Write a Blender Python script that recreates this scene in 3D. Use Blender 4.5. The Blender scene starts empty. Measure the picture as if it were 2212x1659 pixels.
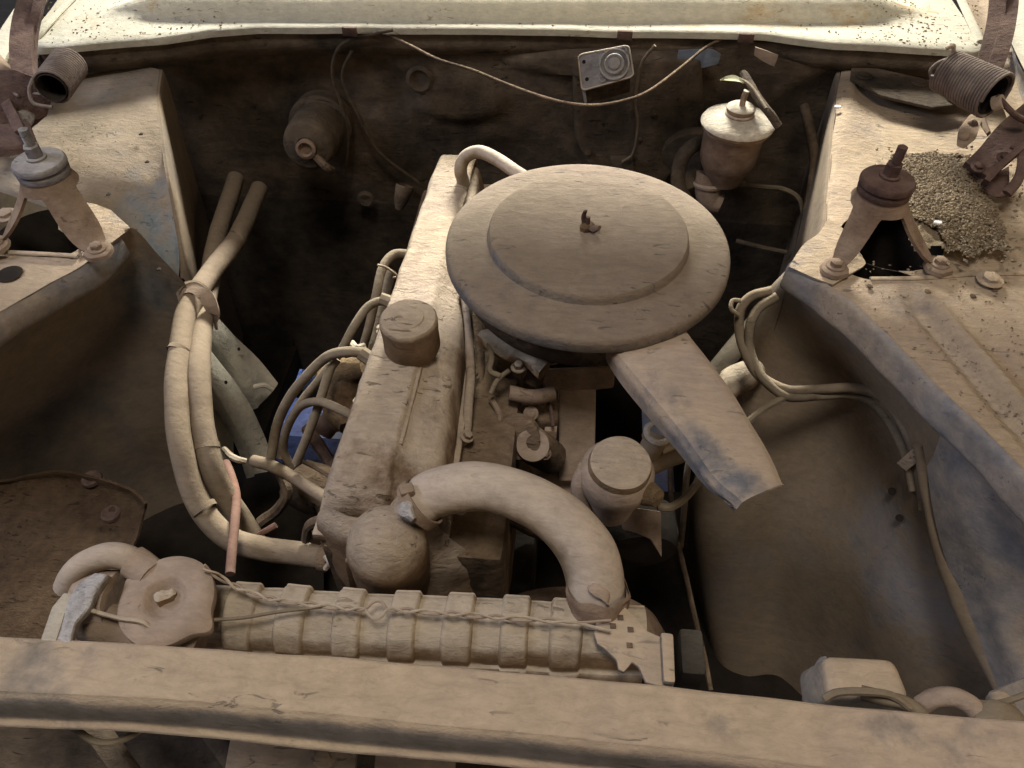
import bpy, bmesh, math, random
from math import sin, cos, pi, radians, tan, atan2, sqrt
from mathutils import Vector, Matrix, noise

random.seed(7)
sc = bpy.context.scene
COL = sc.collection

# ------------------------------------------------------------------ camera, world, lights, exposure
CAM = Vector((0, 0, 1.46))
PITCH, YAW = radians(48), radians(5)
FPX = 1677.0                                   # focal length in the units of a 2212 px wide picture
cd = bpy.data.cameras.new("camera")
cam = bpy.data.objects.new("camera", cd)
COL.objects.link(cam)
cam.location = CAM
cam.rotation_euler = (radians(90) - PITCH, 0, YAW)
cd.sensor_width = 36
cd.lens = FPX / 2212 * 36
cd.clip_start = 0.02
cd.clip_end = 60
sc.camera = cam

w = bpy.data.worlds.new("World")
sc.world = w
w.use_nodes = True
w.node_tree.nodes["Background"].inputs[0].default_value = (0.70, 0.70, 0.78, 1)
w.node_tree.nodes["Background"].inputs[1].default_value = 0.030

def area(name, loc, target, sx, sy, power, col, spread=180):
    l = bpy.data.lights.new(name, 'AREA')
    l.shape = 'RECTANGLE'; l.size = sx; l.size_y = sy
    l.energy = power; l.color = col; l.spread = radians(spread)
    o = bpy.data.objects.new(name, l); COL.objects.link(o)
    o.location = loc
    o.rotation_euler = (Vector(target) - Vector(loc)).to_track_quat('-Z', 'Y').to_euler()
    return o

area("light_behind_car", (-0.10, 3.4, 2.25), (-0.10, 1.0, 0.85), 1.0, 0.5, 47, (1.0, 0.95, 0.81), 62)
area("light_overhead", (-0.10, -0.05, 3.3), (0.0, 0.35, 0.8), 0.6, 0.6, 34, (1.0, 0.89, 0.75))
area("light_left_opening", (-2.0, 0.45, 2.2), (0.1, 0.5, 0.75), 0.9, 0.7, 22, (0.86, 0.87, 1.0))
area("light_right_bounce", (2.0, 0.0, 1.6), (0.1, 0.5, 0.75), 0.9, 0.7, 8, (1.0, 0.72, 0.42))
area("light_low_front", (0.4, -2.0, 0.75), (-0.1, 0.2, 0.6), 0.8, 0.5, 2.5, (1.0, 0.80, 0.62))
area("ground_daylight", (-1.0, 1.75, 0.055), (-0.40, 1.12, 0.0), 0.5, 0.06, 5, (0.28, 0.42, 1.0), 70)

vs = sc.view_settings
sc.display_settings.display_device = 'sRGB'
vs.view_transform = 'Standard'; vs.look = 'None'; vs.exposure = 0; vs.gamma = 1
vs.use_curve_mapping = False

# ------------------------------------------------------------------ where a point of the place is
FW = Vector((-sin(YAW) * cos(PITCH), cos(YAW) * cos(PITCH), -sin(PITCH)))
RT = Vector((cos(YAW), sin(YAW), 0))
UP = RT.cross(FW)
def ray(x, y): return FW + RT * ((x - 1106) / FPX) - UP * ((y - 829.5) / FPX)
def Z(x, y, z):
    r = ray(x, y); return CAM + r * ((z - CAM.z) / r.z)
def Y(x, y, yy):
    r = ray(x, y); return CAM + r * (yy / r.y)
def ZS(z, *pts): return [Z(a, b, z) for a, b in pts]
def Z3(*pts): return [Z(a, b, c) for a, b, c in pts]

# ------------------------------------------------------------------ materials
def nd(nt, t, **kw):
    n = nt.nodes.new(t)
    for k, v in kw.items(): setattr(n, k, v)
    return n

DUST_A = (0.355, 0.285, 0.205)
DUST_B = (0.35, 0.28, 0.235)
def dusty(name, dust=DUST_A, dust2=DUST_B, under=(0.07, 0.055, 0.045), cover=0.8, vert=0.35, fleck=0.35,
          bump=0.5, scale=1.0, rough=0.92, streak=(0.33, 1.0, 1.0), metal=0.0, crust=0.0, fleckcol=None, worn_or_lit=()):
    m = bpy.data.materials.new(name); m.use_nodes = True
    nt = m.node_tree; L = nt.links
    bs = nt.nodes["Principled BSDF"]
    bs.inputs["Roughness"].default_value = rough
    bs.inputs["Specular IOR Level"].default_value = 0.25
    tc = nd(nt, "ShaderNodeTexCoord")
    def mp(sv):
        q = nd(nt, "ShaderNodeMapping"); q.inputs["Scale"].default_value = sv
        L.new(tc.outputs["Object"], q.inputs["Vector"]); return q
    def no(vec, s, det=5.0, ro=0.6, dist=0.0):
        q = nd(nt, "ShaderNodeTexNoise"); q.inputs["Scale"].default_value = s
        q.inputs["Detail"].default_value = det; q.inputs["Roughness"].default_value = ro
        q.inputs["Distortion"].default_value = dist
        L.new(vec.outputs[0], q.inputs["Vector"]); return q
    def ramp(inp, a, b, lo=0.0, hi=1.0):
        q = nd(nt, "ShaderNodeMapRange"); q.inputs["From Min"].default_value = a
        q.inputs["From Max"].default_value = b; q.inputs["To Min"].default_value = lo
        q.inputs["To Max"].default_value = hi; L.new(inp, q.inputs["Value"]); return q.outputs[0]
    def ma(op, a, b):
        q = nd(nt, "ShaderNodeMath", operation=op)
        for i, v in enumerate((a, b)):
            if isinstance(v, (int, float)): q.inputs[i].default_value = v
            else: L.new(v, q.inputs[i])
        return q.outputs[0]
    def mix(f, a, b, bt='MIX'):
        q = nd(nt, "ShaderNodeMix", data_type='RGBA', blend_type=bt)
        for i, v in ((0, f), (6, a), (7, b)):
            if isinstance(v, (int, float)): q.inputs[i].default_value = v
            elif isinstance(v, tuple): q.inputs[i].default_value = (*v, 1)
            else: L.new(v, q.inputs[i])
        return q.outputs[2]
    iso = mp((scale,) * 3)
    st = mp(tuple(scale * s for s in streak))
    n_big = no(iso, 7, 4, 0.55, 0.4)
    n_hue = no(iso, 4.3, 2, 0.5)
    n_mid = no(iso, 38, 6, 0.65)
    n_fine = no(st, 150, 7, 0.78, 0.6)
    n_fleck = no(st, 80, 4, 0.6, 1.5)
    n_gate = no(iso, 11, 2, 0.5)
    # dust settles on faces that look up
    geo = nd(nt, "ShaderNodeNewGeometry")
    sep = nd(nt, "ShaderNodeSeparateXYZ"); L.new(geo.outputs["Normal"], sep.inputs[0])
    upf = ramp(sep.outputs[2], -0.1, 0.7, -vert, 0.0)
    cov = ma('ADD', ma('ADD', n_big.outputs[0], ma('MULTIPLY', ma('SUBTRACT', n_mid.outputs[0], 0.5), 0.35)), upf)
    # rubbed-off dust, plus pale patches standing in for light on the right wall
    for (wx, wy, wz, wr) in worn_or_lit:
        P = Z(wx, wy, wz)
        dn_ = nd(nt, "ShaderNodeVectorMath", operation='DISTANCE'); dn_.inputs[1].default_value = P
        L.new(geo.outputs["Position"], dn_.inputs[0])
        dd = ma('ADD', dn_.outputs["Value"], ma('MULTIPLY', ma('SUBTRACT', n_mid.outputs[0], 0.5), wr * 1.6))
        cov = ma('SUBTRACT', cov, ramp(dd, wr * 0.2, wr * 1.5, 0.27, 0.0))
    covm = ramp(cov, 1.0 - cover - 0.20, 1.0 - cover + 0.20)
    dcol = mix(ramp(n_hue.outputs[0], 0.35, 0.65), dust, dust2)
    dcol = mix(ramp(n_mid.outputs[0], 0.35, 0.7, 0.0, 0.5), dcol, tuple(c * 1.45 for c in dust))
    dcol = mix(ramp(n_fine.outputs[0], 0.58, 0.34, 0.0, 0.33), dcol, tuple(c * 0.45 for c in dust))
    ucol = mix(ramp(n_mid.outputs[0], 0.3, 0.7), under, tuple(min(1, c * 1.8) for c in under))
    col = mix(covm, ucol, dcol)
    fm = ma('MULTIPLY', ramp(n_fleck.outputs[0], 0.62, 0.68), ramp(n_gate.outputs[0], 0.48, 0.60))
    fm = ma('MULTIPLY', fm, fleck * 2)
    fm = ma('MINIMUM', fm, 0.6)
    col = mix(fm, col, fleckcol or tuple(c * 0.5 for c in under))
    L.new(col, bs.inputs["Base Color"])
    bs.inputs["Metallic"].default_value = metal
    h = ma('ADD', ma('MULTIPLY', n_fine.outputs[0], 0.9), ma('MULTIPLY', n_mid.outputs[0], 1.2))
    h = ma('ADD', h, ma('MULTIPLY', covm, 0.5))
    h = ma('SUBTRACT', h, ma('MULTIPLY', fm, 0.9))
    if crust > 0:
        v = nd(nt, "ShaderNodeTexVoronoi"); v.inputs["Scale"].default_value = 140
        L.new(iso.outputs[0], v.inputs["Vector"])
        h = ma('ADD', h, ma('MULTIPLY', v.outputs["Distance"], crust))
    b = nd(nt, "ShaderNodeBump"); b.inputs["Strength"].default_value = bump
    b.inputs["Distance"].default_value = 0.0045
    L.new(h, b.inputs["Height"]); L.new(b.outputs[0], bs.inputs["Normal"])
    return m

M = {}
M['lid'] = dusty("dusty_filter_lid", dust=(0.195, 0.158, 0.120), dust2=(0.20, 0.158, 0.130), under=(0.10, 0.095, 0.10), cover=0.9, vert=0.45, fleck=0.6, bump=0.6, worn_or_lit=((1062, 560, 0.882, 0.016), (1080, 600, 0.882, 0.016), (1110, 630, 0.882, 0.016), (1150, 650, 0.88, 0.014), (1000, 640, 0.865, 0.012), (1480, 640, 0.87, 0.012)))
M['snout'] = dusty("dusty_intake_snout", under=(0.11, 0.112, 0.125), cover=0.84, vert=0.3, fleck=0.3, bump=0.35, scale=0.8, worn_or_lit=((1400, 800, 0.845, 0.02), (1440, 850, 0.845, 0.022), (1490, 920, 0.845, 0.024), (1530, 980, 0.845, 0.024), (1570, 1040, 0.845, 0.024), (1600, 1040, 0.845, 0.02)))
M['engine'] = dusty("dust_on_engine_casting", dust=(0.41, 0.335, 0.25), dust2=(0.40, 0.33, 0.285), under=(0.15, 0.10, 0.062), cover=0.78, vert=0.6, fleck=0.5, bump=0.85, worn_or_lit=((800, 1040, .79, .035), (900, 1060, .78, .03), (960, 900, .77, .03), (985, 780, .77, .025), (830, 1120, .74, .03), (760, 900, .79, .012)))
M['grime'] = dusty("oily_dust", dust=(0.24, 0.175, 0.115), dust2=(0.21, 0.15, 0.11), under=(0.04, 0.028, 0.02), cover=0.6, vert=0.25, fleck=0.4, bump=0.9, scale=1.4)
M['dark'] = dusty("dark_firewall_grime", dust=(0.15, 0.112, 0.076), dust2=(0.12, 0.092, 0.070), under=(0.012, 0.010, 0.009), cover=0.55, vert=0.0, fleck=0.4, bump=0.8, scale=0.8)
M['fender'] = dusty("dusty_painted_panel", dust=(0.38, 0.30, 0.212), dust2=(0.37, 0.295, 0.235), under=(0.13, 0.14, 0.17), cover=0.80, vert=0.28, fleck=0.5, bump=0.7, worn_or_lit=((366, 545, 0.75, 0.045), (318, 455, 0.82, 0.05), (350, 480, 0.79, 0.04), (372, 600, 0.73, 0.04), (265, 400, 0.85, 0.015)))
M['fender_side'] = dusty("brown_panel_side", dust=(0.195, 0.150, 0.105), dust2=(0.185, 0.150, 0.122), under=(0.085, 0.088, 0.092), cover=0.72, vert=0.0, fleck=0.1, bump=0.25, scale=0.7, worn_or_lit=((350, 600, 0.76, 0.06), (300, 660, 0.72, 0.05), (1690, 640, 0.78, 0.05)))
M['fender_blue'] = dusty("cool_lit_grey_blue_paint", dust=(0.30, 0.245, 0.195), dust2=(0.25, 0.222, 0.20), under=(0.12, 0.13, 0.155), cover=0.55, vert=0.0, fleck=0.3, bump=0.3, scale=1.2)  # grey-blue paint under dust, with the cool side light tinted in
M['cowl'] = dusty("cream_paint_with_grit", dust=(0.47, 0.45, 0.375), dust2=(0.45, 0.435, 0.38), under=(0.36, 0.24, 0.11), cover=0.84, vert=0.0, fleck=0.7, bump=0.35, fleckcol=(0.17, 0.12, 0.07), scale=1.6, worn_or_lit=((1500, 42, .93, .03), (1640, 36, .93, .03), (1720, 40, .93, .02), (1840, 38, .93, .03), (1930, 40, .93, .02), (330, 5, .93, .05), (1950, 2, .93, .04)))
M['beam'] = dusty("dusty_crossbeam", dust=(0.45, 0.36, 0.258), dust2=(0.43, 0.345, 0.295), under=(0.17, 0.155, 0.14), cover=0.82, vert=0.75, fleck=0.4, bump=0.5, scale=0.8, worn_or_lit=((10, 1440, 0.8, 0.07), (90, 1470, 0.8, 0.035), (2010, 1595, 0.8, 0.03), (1870, 1562, 0.8, 0.026), (1930, 1590, 0.8, 0.02), (1560, 1560, 0.8, 0.016), (2120, 1600, 0.8, 0.02)))
M['tank'] = dusty("pale_dusty_radiator", dust=(0.48, 0.41, 0.32), dust2=(0.43, 0.365, 0.29), under=(0.16, 0.105, 0.06), cover=0.76, vert=0.8, fleck=0.3, bump=0.6, scale=1.2)
M['rubber'] = dusty("dusty_rubber_hose", dust=(0.43, 0.365, 0.30), dust2=(0.44, 0.365, 0.325), under=(0.17, 0.125, 0.08), cover=0.84, vert=0.5, fleck=0.2, bump=0.28, streak=(0.3, 1, 1))
M['heater'] = dusty("dusty_heater_hose", dust=(0.215, 0.17, 0.12), dust2=(0.215, 0.17, 0.135), under=(0.09, 0.065, 0.04), cover=0.82, vert=0.4, fleck=0.15, bump=0.3)
M['wire'] = dusty("dusty_wire", dust=(0.225, 0.185, 0.132), dust2=(0.20, 0.165, 0.125), under=(0.08, 0.058, 0.04), cover=0.8, vert=0.4, fleck=0.2, bump=0.4)
M['rust'] = dusty("rusty_steel", dust=(0.15, 0.10, 0.08), dust2=(0.12, 0.08, 0.075), under=(0.045, 0.025, 0.022), cover=0.6, vert=0.2, fleck=0.4, bump=0.6, scale=1.6)
M['bracket'] = dusty("dusty_rusty_bracket", dust=(0.27, 0.205, 0.15), dust2=(0.24, 0.18, 0.145), under=(0.11, 0.065, 0.045), cover=0.66, vert=0.15, fleck=0.3, bump=0.45, scale=1.2)
M['bracketpale'] = dusty("pale_dusty_bracket", dust=(0.36, 0.28, 0.22), dust2=(0.33, 0.26, 0.21), under=(0.16, 0.12, 0.10), cover=0.75, vert=0.15, fleck=0.2, bump=0.4)
M['spring'] = dusty("weathered_spring_steel", dust=(0.25, 0.21, 0.18), dust2=(0.21, 0.18, 0.17), under=(0.10, 0.075, 0.07), cover=0.6, vert=0.3, fleck=0.2, bump=0.4, scale=2)
M['zinc'] = dusty("dusty_zinc", dust=(0.40, 0.38, 0.36), dust2=(0.36, 0.355, 0.36), under=(0.14, 0.13, 0.14), cover=0.62, vert=0.35, fleck=0.8, bump=0.7, rough=0.7, scale=1.5, metal=0.15)
M['plastic'] = dusty("dusty_pale_plastic", dust=(0.56, 0.51, 0.42), dust2=(0.52, 0.48, 0.42), under=(0.20, 0.13, 0.09), cover=0.75, vert=0.5, fleck=0.2, bump=0.7, scale=2)
M['white'] = dusty("chalky_white_corrosion", dust=(0.62, 0.60, 0.60), dust2=(0.55, 0.54, 0.56), under=(0.28, 0.24, 0.20), cover=0.7, vert=0.2, fleck=0.2, bump=0.9, scale=3)
M['red'] = dusty("faded_red_rubber", dust=(0.17, 0.105, 0.08), dust2=(0.18, 0.12, 0.095), under=(0.11, 0.05, 0.04), cover=0.6, vert=0.1, fleck=0.1, bump=0.3)
M['ochre'] = dusty("ochre_grime", dust=(0.22, 0.155, 0.085), dust2=(0.18, 0.125, 0.08), under=(0.07, 0.04, 0.022), cover=0.6, vert=0.1, fleck=0.5, bump=1.0, scale=2)
M['steelgrey'] = dusty("grey_green_painted_frame", dust=(0.52, 0.48, 0.39), dust2=(0.48, 0.45, 0.38), under=(0.24, 0.24, 0.22), cover=0.80, vert=0.3, fleck=0.3, bump=0.5)  # dust brightened to carry the rear light that falls on the brace
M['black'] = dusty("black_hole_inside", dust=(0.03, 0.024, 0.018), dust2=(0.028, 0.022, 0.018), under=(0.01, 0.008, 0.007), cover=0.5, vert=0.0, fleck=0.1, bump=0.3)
M['tray'] = dusty("rusty_dirt_tray", dust=(0.12, 0.078, 0.045), dust2=(0.10, 0.065, 0.04), under=(0.045, 0.027, 0.016), cover=0.55, vert=0.1, fleck=0.6, bump=1.0, scale=2)
M['toe'] = dusty("shade_dark_bulkhead_grime", dust=(0.105, 0.080, 0.056), dust2=(0.085, 0.066, 0.050), under=(0.011, 0.010, 0.009), cover=0.52, vert=0.0, fleck=0.3, bump=0.7, scale=0.8)  # darker copy of the firewall grime, painting in the shade low down
M['side_right'] = dusty("brown_panel_with_lavender_light", dust=(0.200, 0.154, 0.108), dust2=(0.190, 0.154, 0.124), under=(0.16, 0.155, 0.165), cover=0.76, vert=0.0, fleck=0.15, bump=0.3, scale=0.8, worn_or_lit=((1880, 1090, .60, .05), (1950, 1230, .55, .07), (2010, 1380, .50, .07), (1690, 640, .78, .05)))  # lighter dust and lavender patches put the left-hand light into the wall colour
M['apron'] = dusty("shade_dark_dust_on_blue_grey_paint", dust=(0.235, 0.192, 0.145), dust2=(0.22, 0.185, 0.155), under=(0.15, 0.175, 0.20), cover=0.78, vert=0.5, fleck=0.6, bump=0.5, worn_or_lit=((366, 545, .75, .05), (305, 470, .80, .05), (330, 420, .80, .035), (375, 600, .73, .05), (265, 400, .85, .015)))  # dust toned darker in place of the shade on the left apron
M['ground'] = dusty("dry_ground", dust=(0.34, 0.34, 0.36), dust2=(0.30, 0.31, 0.34), under=(0.16, 0.16, 0.17), cover=0.7, vert=0.0, fleck=0.3, bump=0.4, scale=0.5)
M['debris'] = dusty("crumbled_soil", dust=(0.27, 0.215, 0.15), dust2=(0.21, 0.165, 0.115), under=(0.10, 0.075, 0.052), cover=0.7, vert=0.2, fleck=0.1, bump=0.8, scale=4)
M['speck'] = dusty("dark_grit", dust=(0.22, 0.165, 0.09), dust2=(0.16, 0.11, 0.06), under=(0.07, 0.05, 0.03), cover=0.6, vert=0.1, fleck=0.1, bump=0.3, scale=5)
M['leaf'] = dusty("dry_leaf", dust=(0.42, 0.42, 0.28), dust2=(0.38, 0.38, 0.28), under=(0.2, 0.18, 0.1), cover=0.8, vert=0.0, fleck=0.2, bump=0.3, scale=4)
M['flake'] = dusty("white_flake", dust=(0.75, 0.77, 0.85), dust2=(0.7, 0.72, 0.8), under=(0.5, 0.5, 0.55), cover=0.8, vert=0.0, fleck=0.0, bump=0.3, scale=5)
M['hoodm'] = dusty("cream_hood_underside", dust=(0.45, 0.40, 0.30), dust2=(0.42, 0.38, 0.3), under=(0.3, 0.2, 0.1), cover=0.8, vert=0.0, fleck=0.2, bump=0.2)
M['bluepaint'] = dusty("blue_grey_paint", dust=(0.18, 0.20, 0.25), dust2=(0.14, 0.17, 0.23), under=(0.08, 0.10, 0.16), cover=0.7, vert=0.0, fleck=0.3, bump=0.4)

# ------------------------------------------------------------------ geometry helpers
def crom(p, n, closed=False):
    """Catmull-Rom through the points p, n steps per span"""
    out = []; k = len(p)
    if k < 3 and not closed:
        return [p[0].lerp(p[1], i / n) for i in range(n + 1)]
    spans = k if closed else k - 1
    for i in range(spans):
        if closed: a, b, c, d = (p[(i + j) % k] for j in (-1, 0, 1, 2))
        else:
            b, c = p[i], p[i + 1]
            a = p[i - 1] if i > 0 else b * 2 - c
            d = p[i + 2] if i + 2 < k else c * 2 - b
        for s in range(n):
            t = s / n
            out.append(0.5 * ((2 * b) + (c - a) * t + (2 * a - 5 * b + 4 * c - d) * t * t + (3 * b - a - 3 * c + d) * t ** 3))
    if not closed: out.append(p[-1].copy())
    return out

WORLD = {}                                     # world position of every object's origin

class G:
    def __init__(self): self.bm = bmesh.new()
    def grid(self, rows, closed_u=False, closed_v=False):
        vr = [[self.bm.verts.new(p) for p in r] for r in rows]
        nr, nc = len(vr), len(vr[0])
        for i in range(nr if closed_u else nr - 1):
            for j in range(nc if closed_v else nc - 1):
                a, b = vr[i], vr[(i + 1) % nr]
                try: self.bm.faces.new((a[j], a[(j + 1) % nc], b[(j + 1) % nc], b[j]))
                except ValueError: pass
        return vr
    def loft(self, rows, nu=6, nv=6, lump=0.0, ls=12.0):
        """smooth sheet through rows of control points"""
        r2 = [crom([Vector(p) for p in r], nv) for r in rows]
        cols = [crom([r2[i][j] for i in range(len(r2))], nu) for j in range(len(r2[0]))]
        g = [[cols[j][i] for j in range(len(cols))] for i in range(len(cols[0]))]
        if lump:
            for r in g:
                for p in r:
                    p += noise.noise_vector(p * ls) * lump
        self.grid(g); return self
    def lin(self, rows, nu=8, nv=8, lump=0.0, ls=12.0):
        """straight-edged sheet between rows of control points"""
        def sub(a, n):
            o = []
            for i in range(len(a) - 1):
                for s in range(n): o.append(a[i].lerp(a[i + 1], s / n))
            o.append(a[-1].copy()); return o
        r2 = [sub([Vector(p) for p in r], nv) for r in rows]
        g = []
        for i in range(len(r2) - 1):
            for s in range(nu): g.append([r2[i][j].lerp(r2[i + 1][j], s / nu) for j in range(len(r2[0]))])
        g.append([p.copy() for p in r2[-1]])
        if lump:
            for r in g:
                for p in r: p += noise.noise_vector(p * ls) * lump
        self.grid(g); return self
    def tube(self, pts, r, seg=10, n=6, caps=True, lump=0.0, ls=30, flat=1.0):
        pts = [Vector(p) for p in pts]
        k = len(pts)
        c = crom(pts, n) if k > 2 else [pts[0].lerp(pts[1], i / n) for i in range(n + 1)]
        rr = r if isinstance(r, (list, tuple)) else [r] * k
        m = len(c); rad = []
        for i in range(m):
            t = i / (m - 1) * (len(rr) - 1); a = min(int(t), len(rr) - 2) if len(rr) > 1 else 0
            rad.append(rr[a] + (rr[min(a + 1, len(rr) - 1)] - rr[a]) * (t - a))
        t0 = (c[1] - c[0]).normalized()
        nrm = t0.cross(Vector((0, 0, 1)))
        if nrm.length < 0.05: nrm = t0.cross(Vector((1, 0, 0)))
        nrm.normalize(); rows = []
        for i in range(m):
            t = (c[min(i + 1, m - 1)] - c[max(i - 1, 0)]).normalized()
            nrm = (nrm - t * nrm.dot(t)).normalized(); bn = t.cross(nrm)
            row = []
            for s in range(seg):
                a = 2 * pi * s / seg
                p = c[i] + (nrm * cos(a) + bn * sin(a) * flat) * rad[i]
                if lump: p += noise.noise_vector(p * ls) * lump
                row.append(p)
            rows.append(row)
        vr = self.grid(rows, closed_v=True)
        if caps:
            self.bm.faces.new(vr[0]); self.bm.faces.new(list(reversed(vr[-1])))
        return self
    def lathe(self, prof, o=(0, 0, 0), ax=(0, 0, 1), seg=48, capb=False, capt=False, wob=0.0, lump=0.0, ls=25):
        """profile (radius, height) turned about the axis ax through o"""
        ax = Vector(ax).normalized(); o = Vector(o)
        u = ax.cross(Vector((0, 1, 0)))
        if u.length < 0.1: u = ax.cross(Vector((1, 0, 0)))
        u.normalize(); v = ax.cross(u); rows = []
        for (r, h) in prof:
            row = []
            for s in range(seg):
                a = 2 * pi * s / seg
                rr = r * (1 + wob * noise.noise(Vector((cos(a) * 1.5, sin(a) * 1.5, 3.1))))
                p = o + ax * h + (u * cos(a) + v * sin(a)) * rr
                if lump: p += noise.noise_vector(p * ls) * lump
                row.append(p)
            rows.append(row)
        vr = self.grid(rows, closed_v=True)
        if capb: self.bm.faces.new(vr[0])
        if capt: self.bm.faces.new(vr[-1])
        return self
    def prism(self, poly, d, bevel=0.0, seg=2):
        """polygon extruded along the vector d, its edges bevelled"""
        b = bmesh.new()
        a = [b.verts.new(p) for p in poly]; c = [b.verts.new(Vector(p) + Vector(d)) for p in poly]
        n = len(poly)
        b.faces.new(a); b.faces.new(list(reversed(c)))
        for i in range(n): b.faces.new((a[i], c[i], c[(i + 1) % n], a[(i + 1) % n]))
        bmesh.ops.recalc_face_normals(b, faces=b.faces)
        if bevel: bmesh.ops.bevel(b, geom=list(b.edges), offset=bevel, segments=seg, affect='EDGES', profile=0.6, clamp_overlap=True)
        t = bpy.data.meshes.new("t"); b.to_mesh(t); b.free(); self.bm.from_mesh(t); bpy.data.meshes.remove(t)
        return self
    def box(self, c, sx, sy, sz, rz=0.0, mat=None, bevel=0.003, seg=2):
        mt = mat if mat is not None else Matrix.Rotation(rz, 3, 'Z')
        c = Vector(c)
        q = [c + mt @ Vector((x * sx / 2, y * sy / 2, -sz / 2)) for x, y in ((-1, -1), (1, -1), (1, 1), (-1, 1))]
        return self.prism(q, mt @ Vector((0, 0, sz)), bevel, seg)
    def disc(self, c, ax, r, seg=16):
        return self.lathe([(r, 0), (0.0001, 0.0)], c, ax, seg)
    def thick(self, t):
        """gives an open sheet a thickness"""
        bmesh.ops.recalc_face_normals(self.bm, faces=self.bm.faces)
        bmesh.ops.solidify(self.bm, geom=list(self.bm.faces), thickness=t)
        return self
    def build(self, name, mat, parent=None, origin=None, label=None, cat=None, group=None, kind=None, sharp=38):
        bm = self.bm
        bmesh.ops.remove_doubles(bm, verts=bm.verts, dist=1e-6)
        bmesh.ops.recalc_face_normals(bm, faces=bm.faces)
        for f in bm.faces: f.smooth = True
        for e in bm.edges:
            if len(e.link_faces) == 2 and e.calc_face_angle(0) > radians(sharp): e.smooth = False
        if origin is None:
            if parent is not None: origin = WORLD[parent.name]
            else:
                xs = [v.co.x for v in bm.verts]; ys = [v.co.y for v in bm.verts]; zs = [v.co.z for v in bm.verts]
                origin = Vector(((min(xs) + max(xs)) / 2, (min(ys) + max(ys)) / 2, min(zs)))
        origin = Vector(origin)
        for v in bm.verts: v.co -= origin
        me = bpy.data.meshes.new(name); bm.to_mesh(me); bm.free()
        me.materials.append(M[mat] if isinstance(mat, str) else mat)
        o = bpy.data.objects.new(name, me); COL.objects.link(o)
        if parent is not None:
            o.parent = parent; o.location = origin - WORLD[parent.name]
        else: o.location = origin
        WORLD[o.name] = origin
        if label: o["label"] = label
        if cat: o["category"] = cat
        if group: o["group"] = group
        if kind: o["kind"] = kind
        return o

def thing(name, label, cat, loc, group=None):
    o = bpy.data.objects.new(name, None); COL.objects.link(o)
    o.empty_display_size = 0.03
    o.location = Vector(loc); WORLD[o.name] = Vector(loc)
    o["label"] = label; o["category"] = cat
    if group: o["group"] = group
    return o

def hexbolt(g, c, ax, r=0.007, h=0.006, washer=True):
    ax = Vector(ax).normalized(); c = Vector(c)
    if washer: g.lathe([(0.0001, 0), (r * 1.55, 0), (r * 1.6, 0.001), (r * 1.5, 0.002), (r * 0.6, 0.0022)], c, ax, 20)
    g.lathe([(r, 0), (r, h * 0.85), (r * 0.8, h), (0.0001, h * 1.05)], c + ax * 0.001, ax, 6)
    return g
def bolt(c, ax, parent, r=0.007, h=0.006, mat='bracket', label=None):
    return hexbolt(G(), c, ax, r, h).build("bolt", mat, parent, label=label)

ZUP = Vector((0, 0, 1))

# ================================================================== THE SETTING
g = G(); g.lin([[Vector((-8, -6, 0)), Vector((8, -6, 0))], [Vector((-8, 10, 0)), Vector((8, 10, 0))]], 4, 4)
g.build("ground", 'ground', kind='structure', origin=(0, 0, 0))

# ------------------------------------------------------------------ cowl panel
cz = 0.92
cowl = thing("cowl_panel", "cream painted cowl panel covered in grit below the windscreen, across the top of the photo", "cowl panel", (-0.1, 1.25, 0.9))
edge = [(66, 97), (80, 101), (127, 98), (230, 90), (350, 80), (450, 64), (553, 57.5), (800, 57), (1106, 60), (1400, 65), (1659, 73), (1809, 91), (1930, 97), (2052, 105), (2112, 113), (2128, 104)]
e0 = ZS(cz, *edge)
# sheet from the front edge back, with the long raised bead
rows = []
ys_ = [0, 0.012, 0.03]
def cowl_row(dy, h):
    return [p + Vector((0, dy, h)) for p in e0]
b1 = Z(1100, 48, cz).y; 
def bead_mask(x):
    xl, xr = Z(213, 38, cz).x, Z(2003, 46, cz).x
    return max(0.0, min(1.0, (x - xl) / 0.10, (xr - x) / 0.10))
prof = [(-0.002, -0.006), (0.0, 0.0)]
def front_y(x):
    for i in range(len(e0) - 1):
        if e0[i].x <= x <= e0[i + 1].x:
            t = (x - e0[i].x) / (e0[i + 1].x - e0[i].x + 1e-9); return e0[i].y + (e0[i + 1].y - e0[i].y) * t
    return e0[-1].y if x > 0 else e0[0].y
xs = [e0[0].x + (e0[-1].x - e0[0].x) * i / 120 for i in range(121)]
bl = Z(213, 40, cz); br = Z(2003, 47, cz)
def bead_y(x): return bl.y + (br.y - bl.y) * (x - bl.x) / (br.x - bl.x) - 0.002
rows = []
for k in range(34):
    r = []
    for x in xs:
        fy = front_y(x); by = bead_y(x); mk = bead_mask(x)
        if k == 0: yy, h = fy, -0.012
        elif k == 1: yy, h = fy - 0.001, -0.002
        elif k == 2: yy, h = fy + 0.002, 0.0
        elif k <= 6: yy = fy + 0.002 + (by - fy - 0.002) * (k - 2) / 4; h = 0
        elif k <= 22:
            t = (k - 6) / 16; wd = 0.085 * (0.25 + 0.75 * mk); sh = 0.028 * (1 - mk)
            yy = by + sh + wd * t; h = 0.030 * mk * sin(pi * t) ** 0.55
        else: yy = by + 0.09 + 0.35 * (k - 22) / 11; h = 0.0 + 0.01 * (k - 22) / 11
        p = Vector((x, yy, cz + h + 0.002 * noise.noise(Vector((x * 9, yy * 9, 1)))))
        r.append(p)
    rows.append(r)
g = G(); g.grid(rows); g.build("cowl_sheet", 'cowl', cowl, sharp=60)
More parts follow.
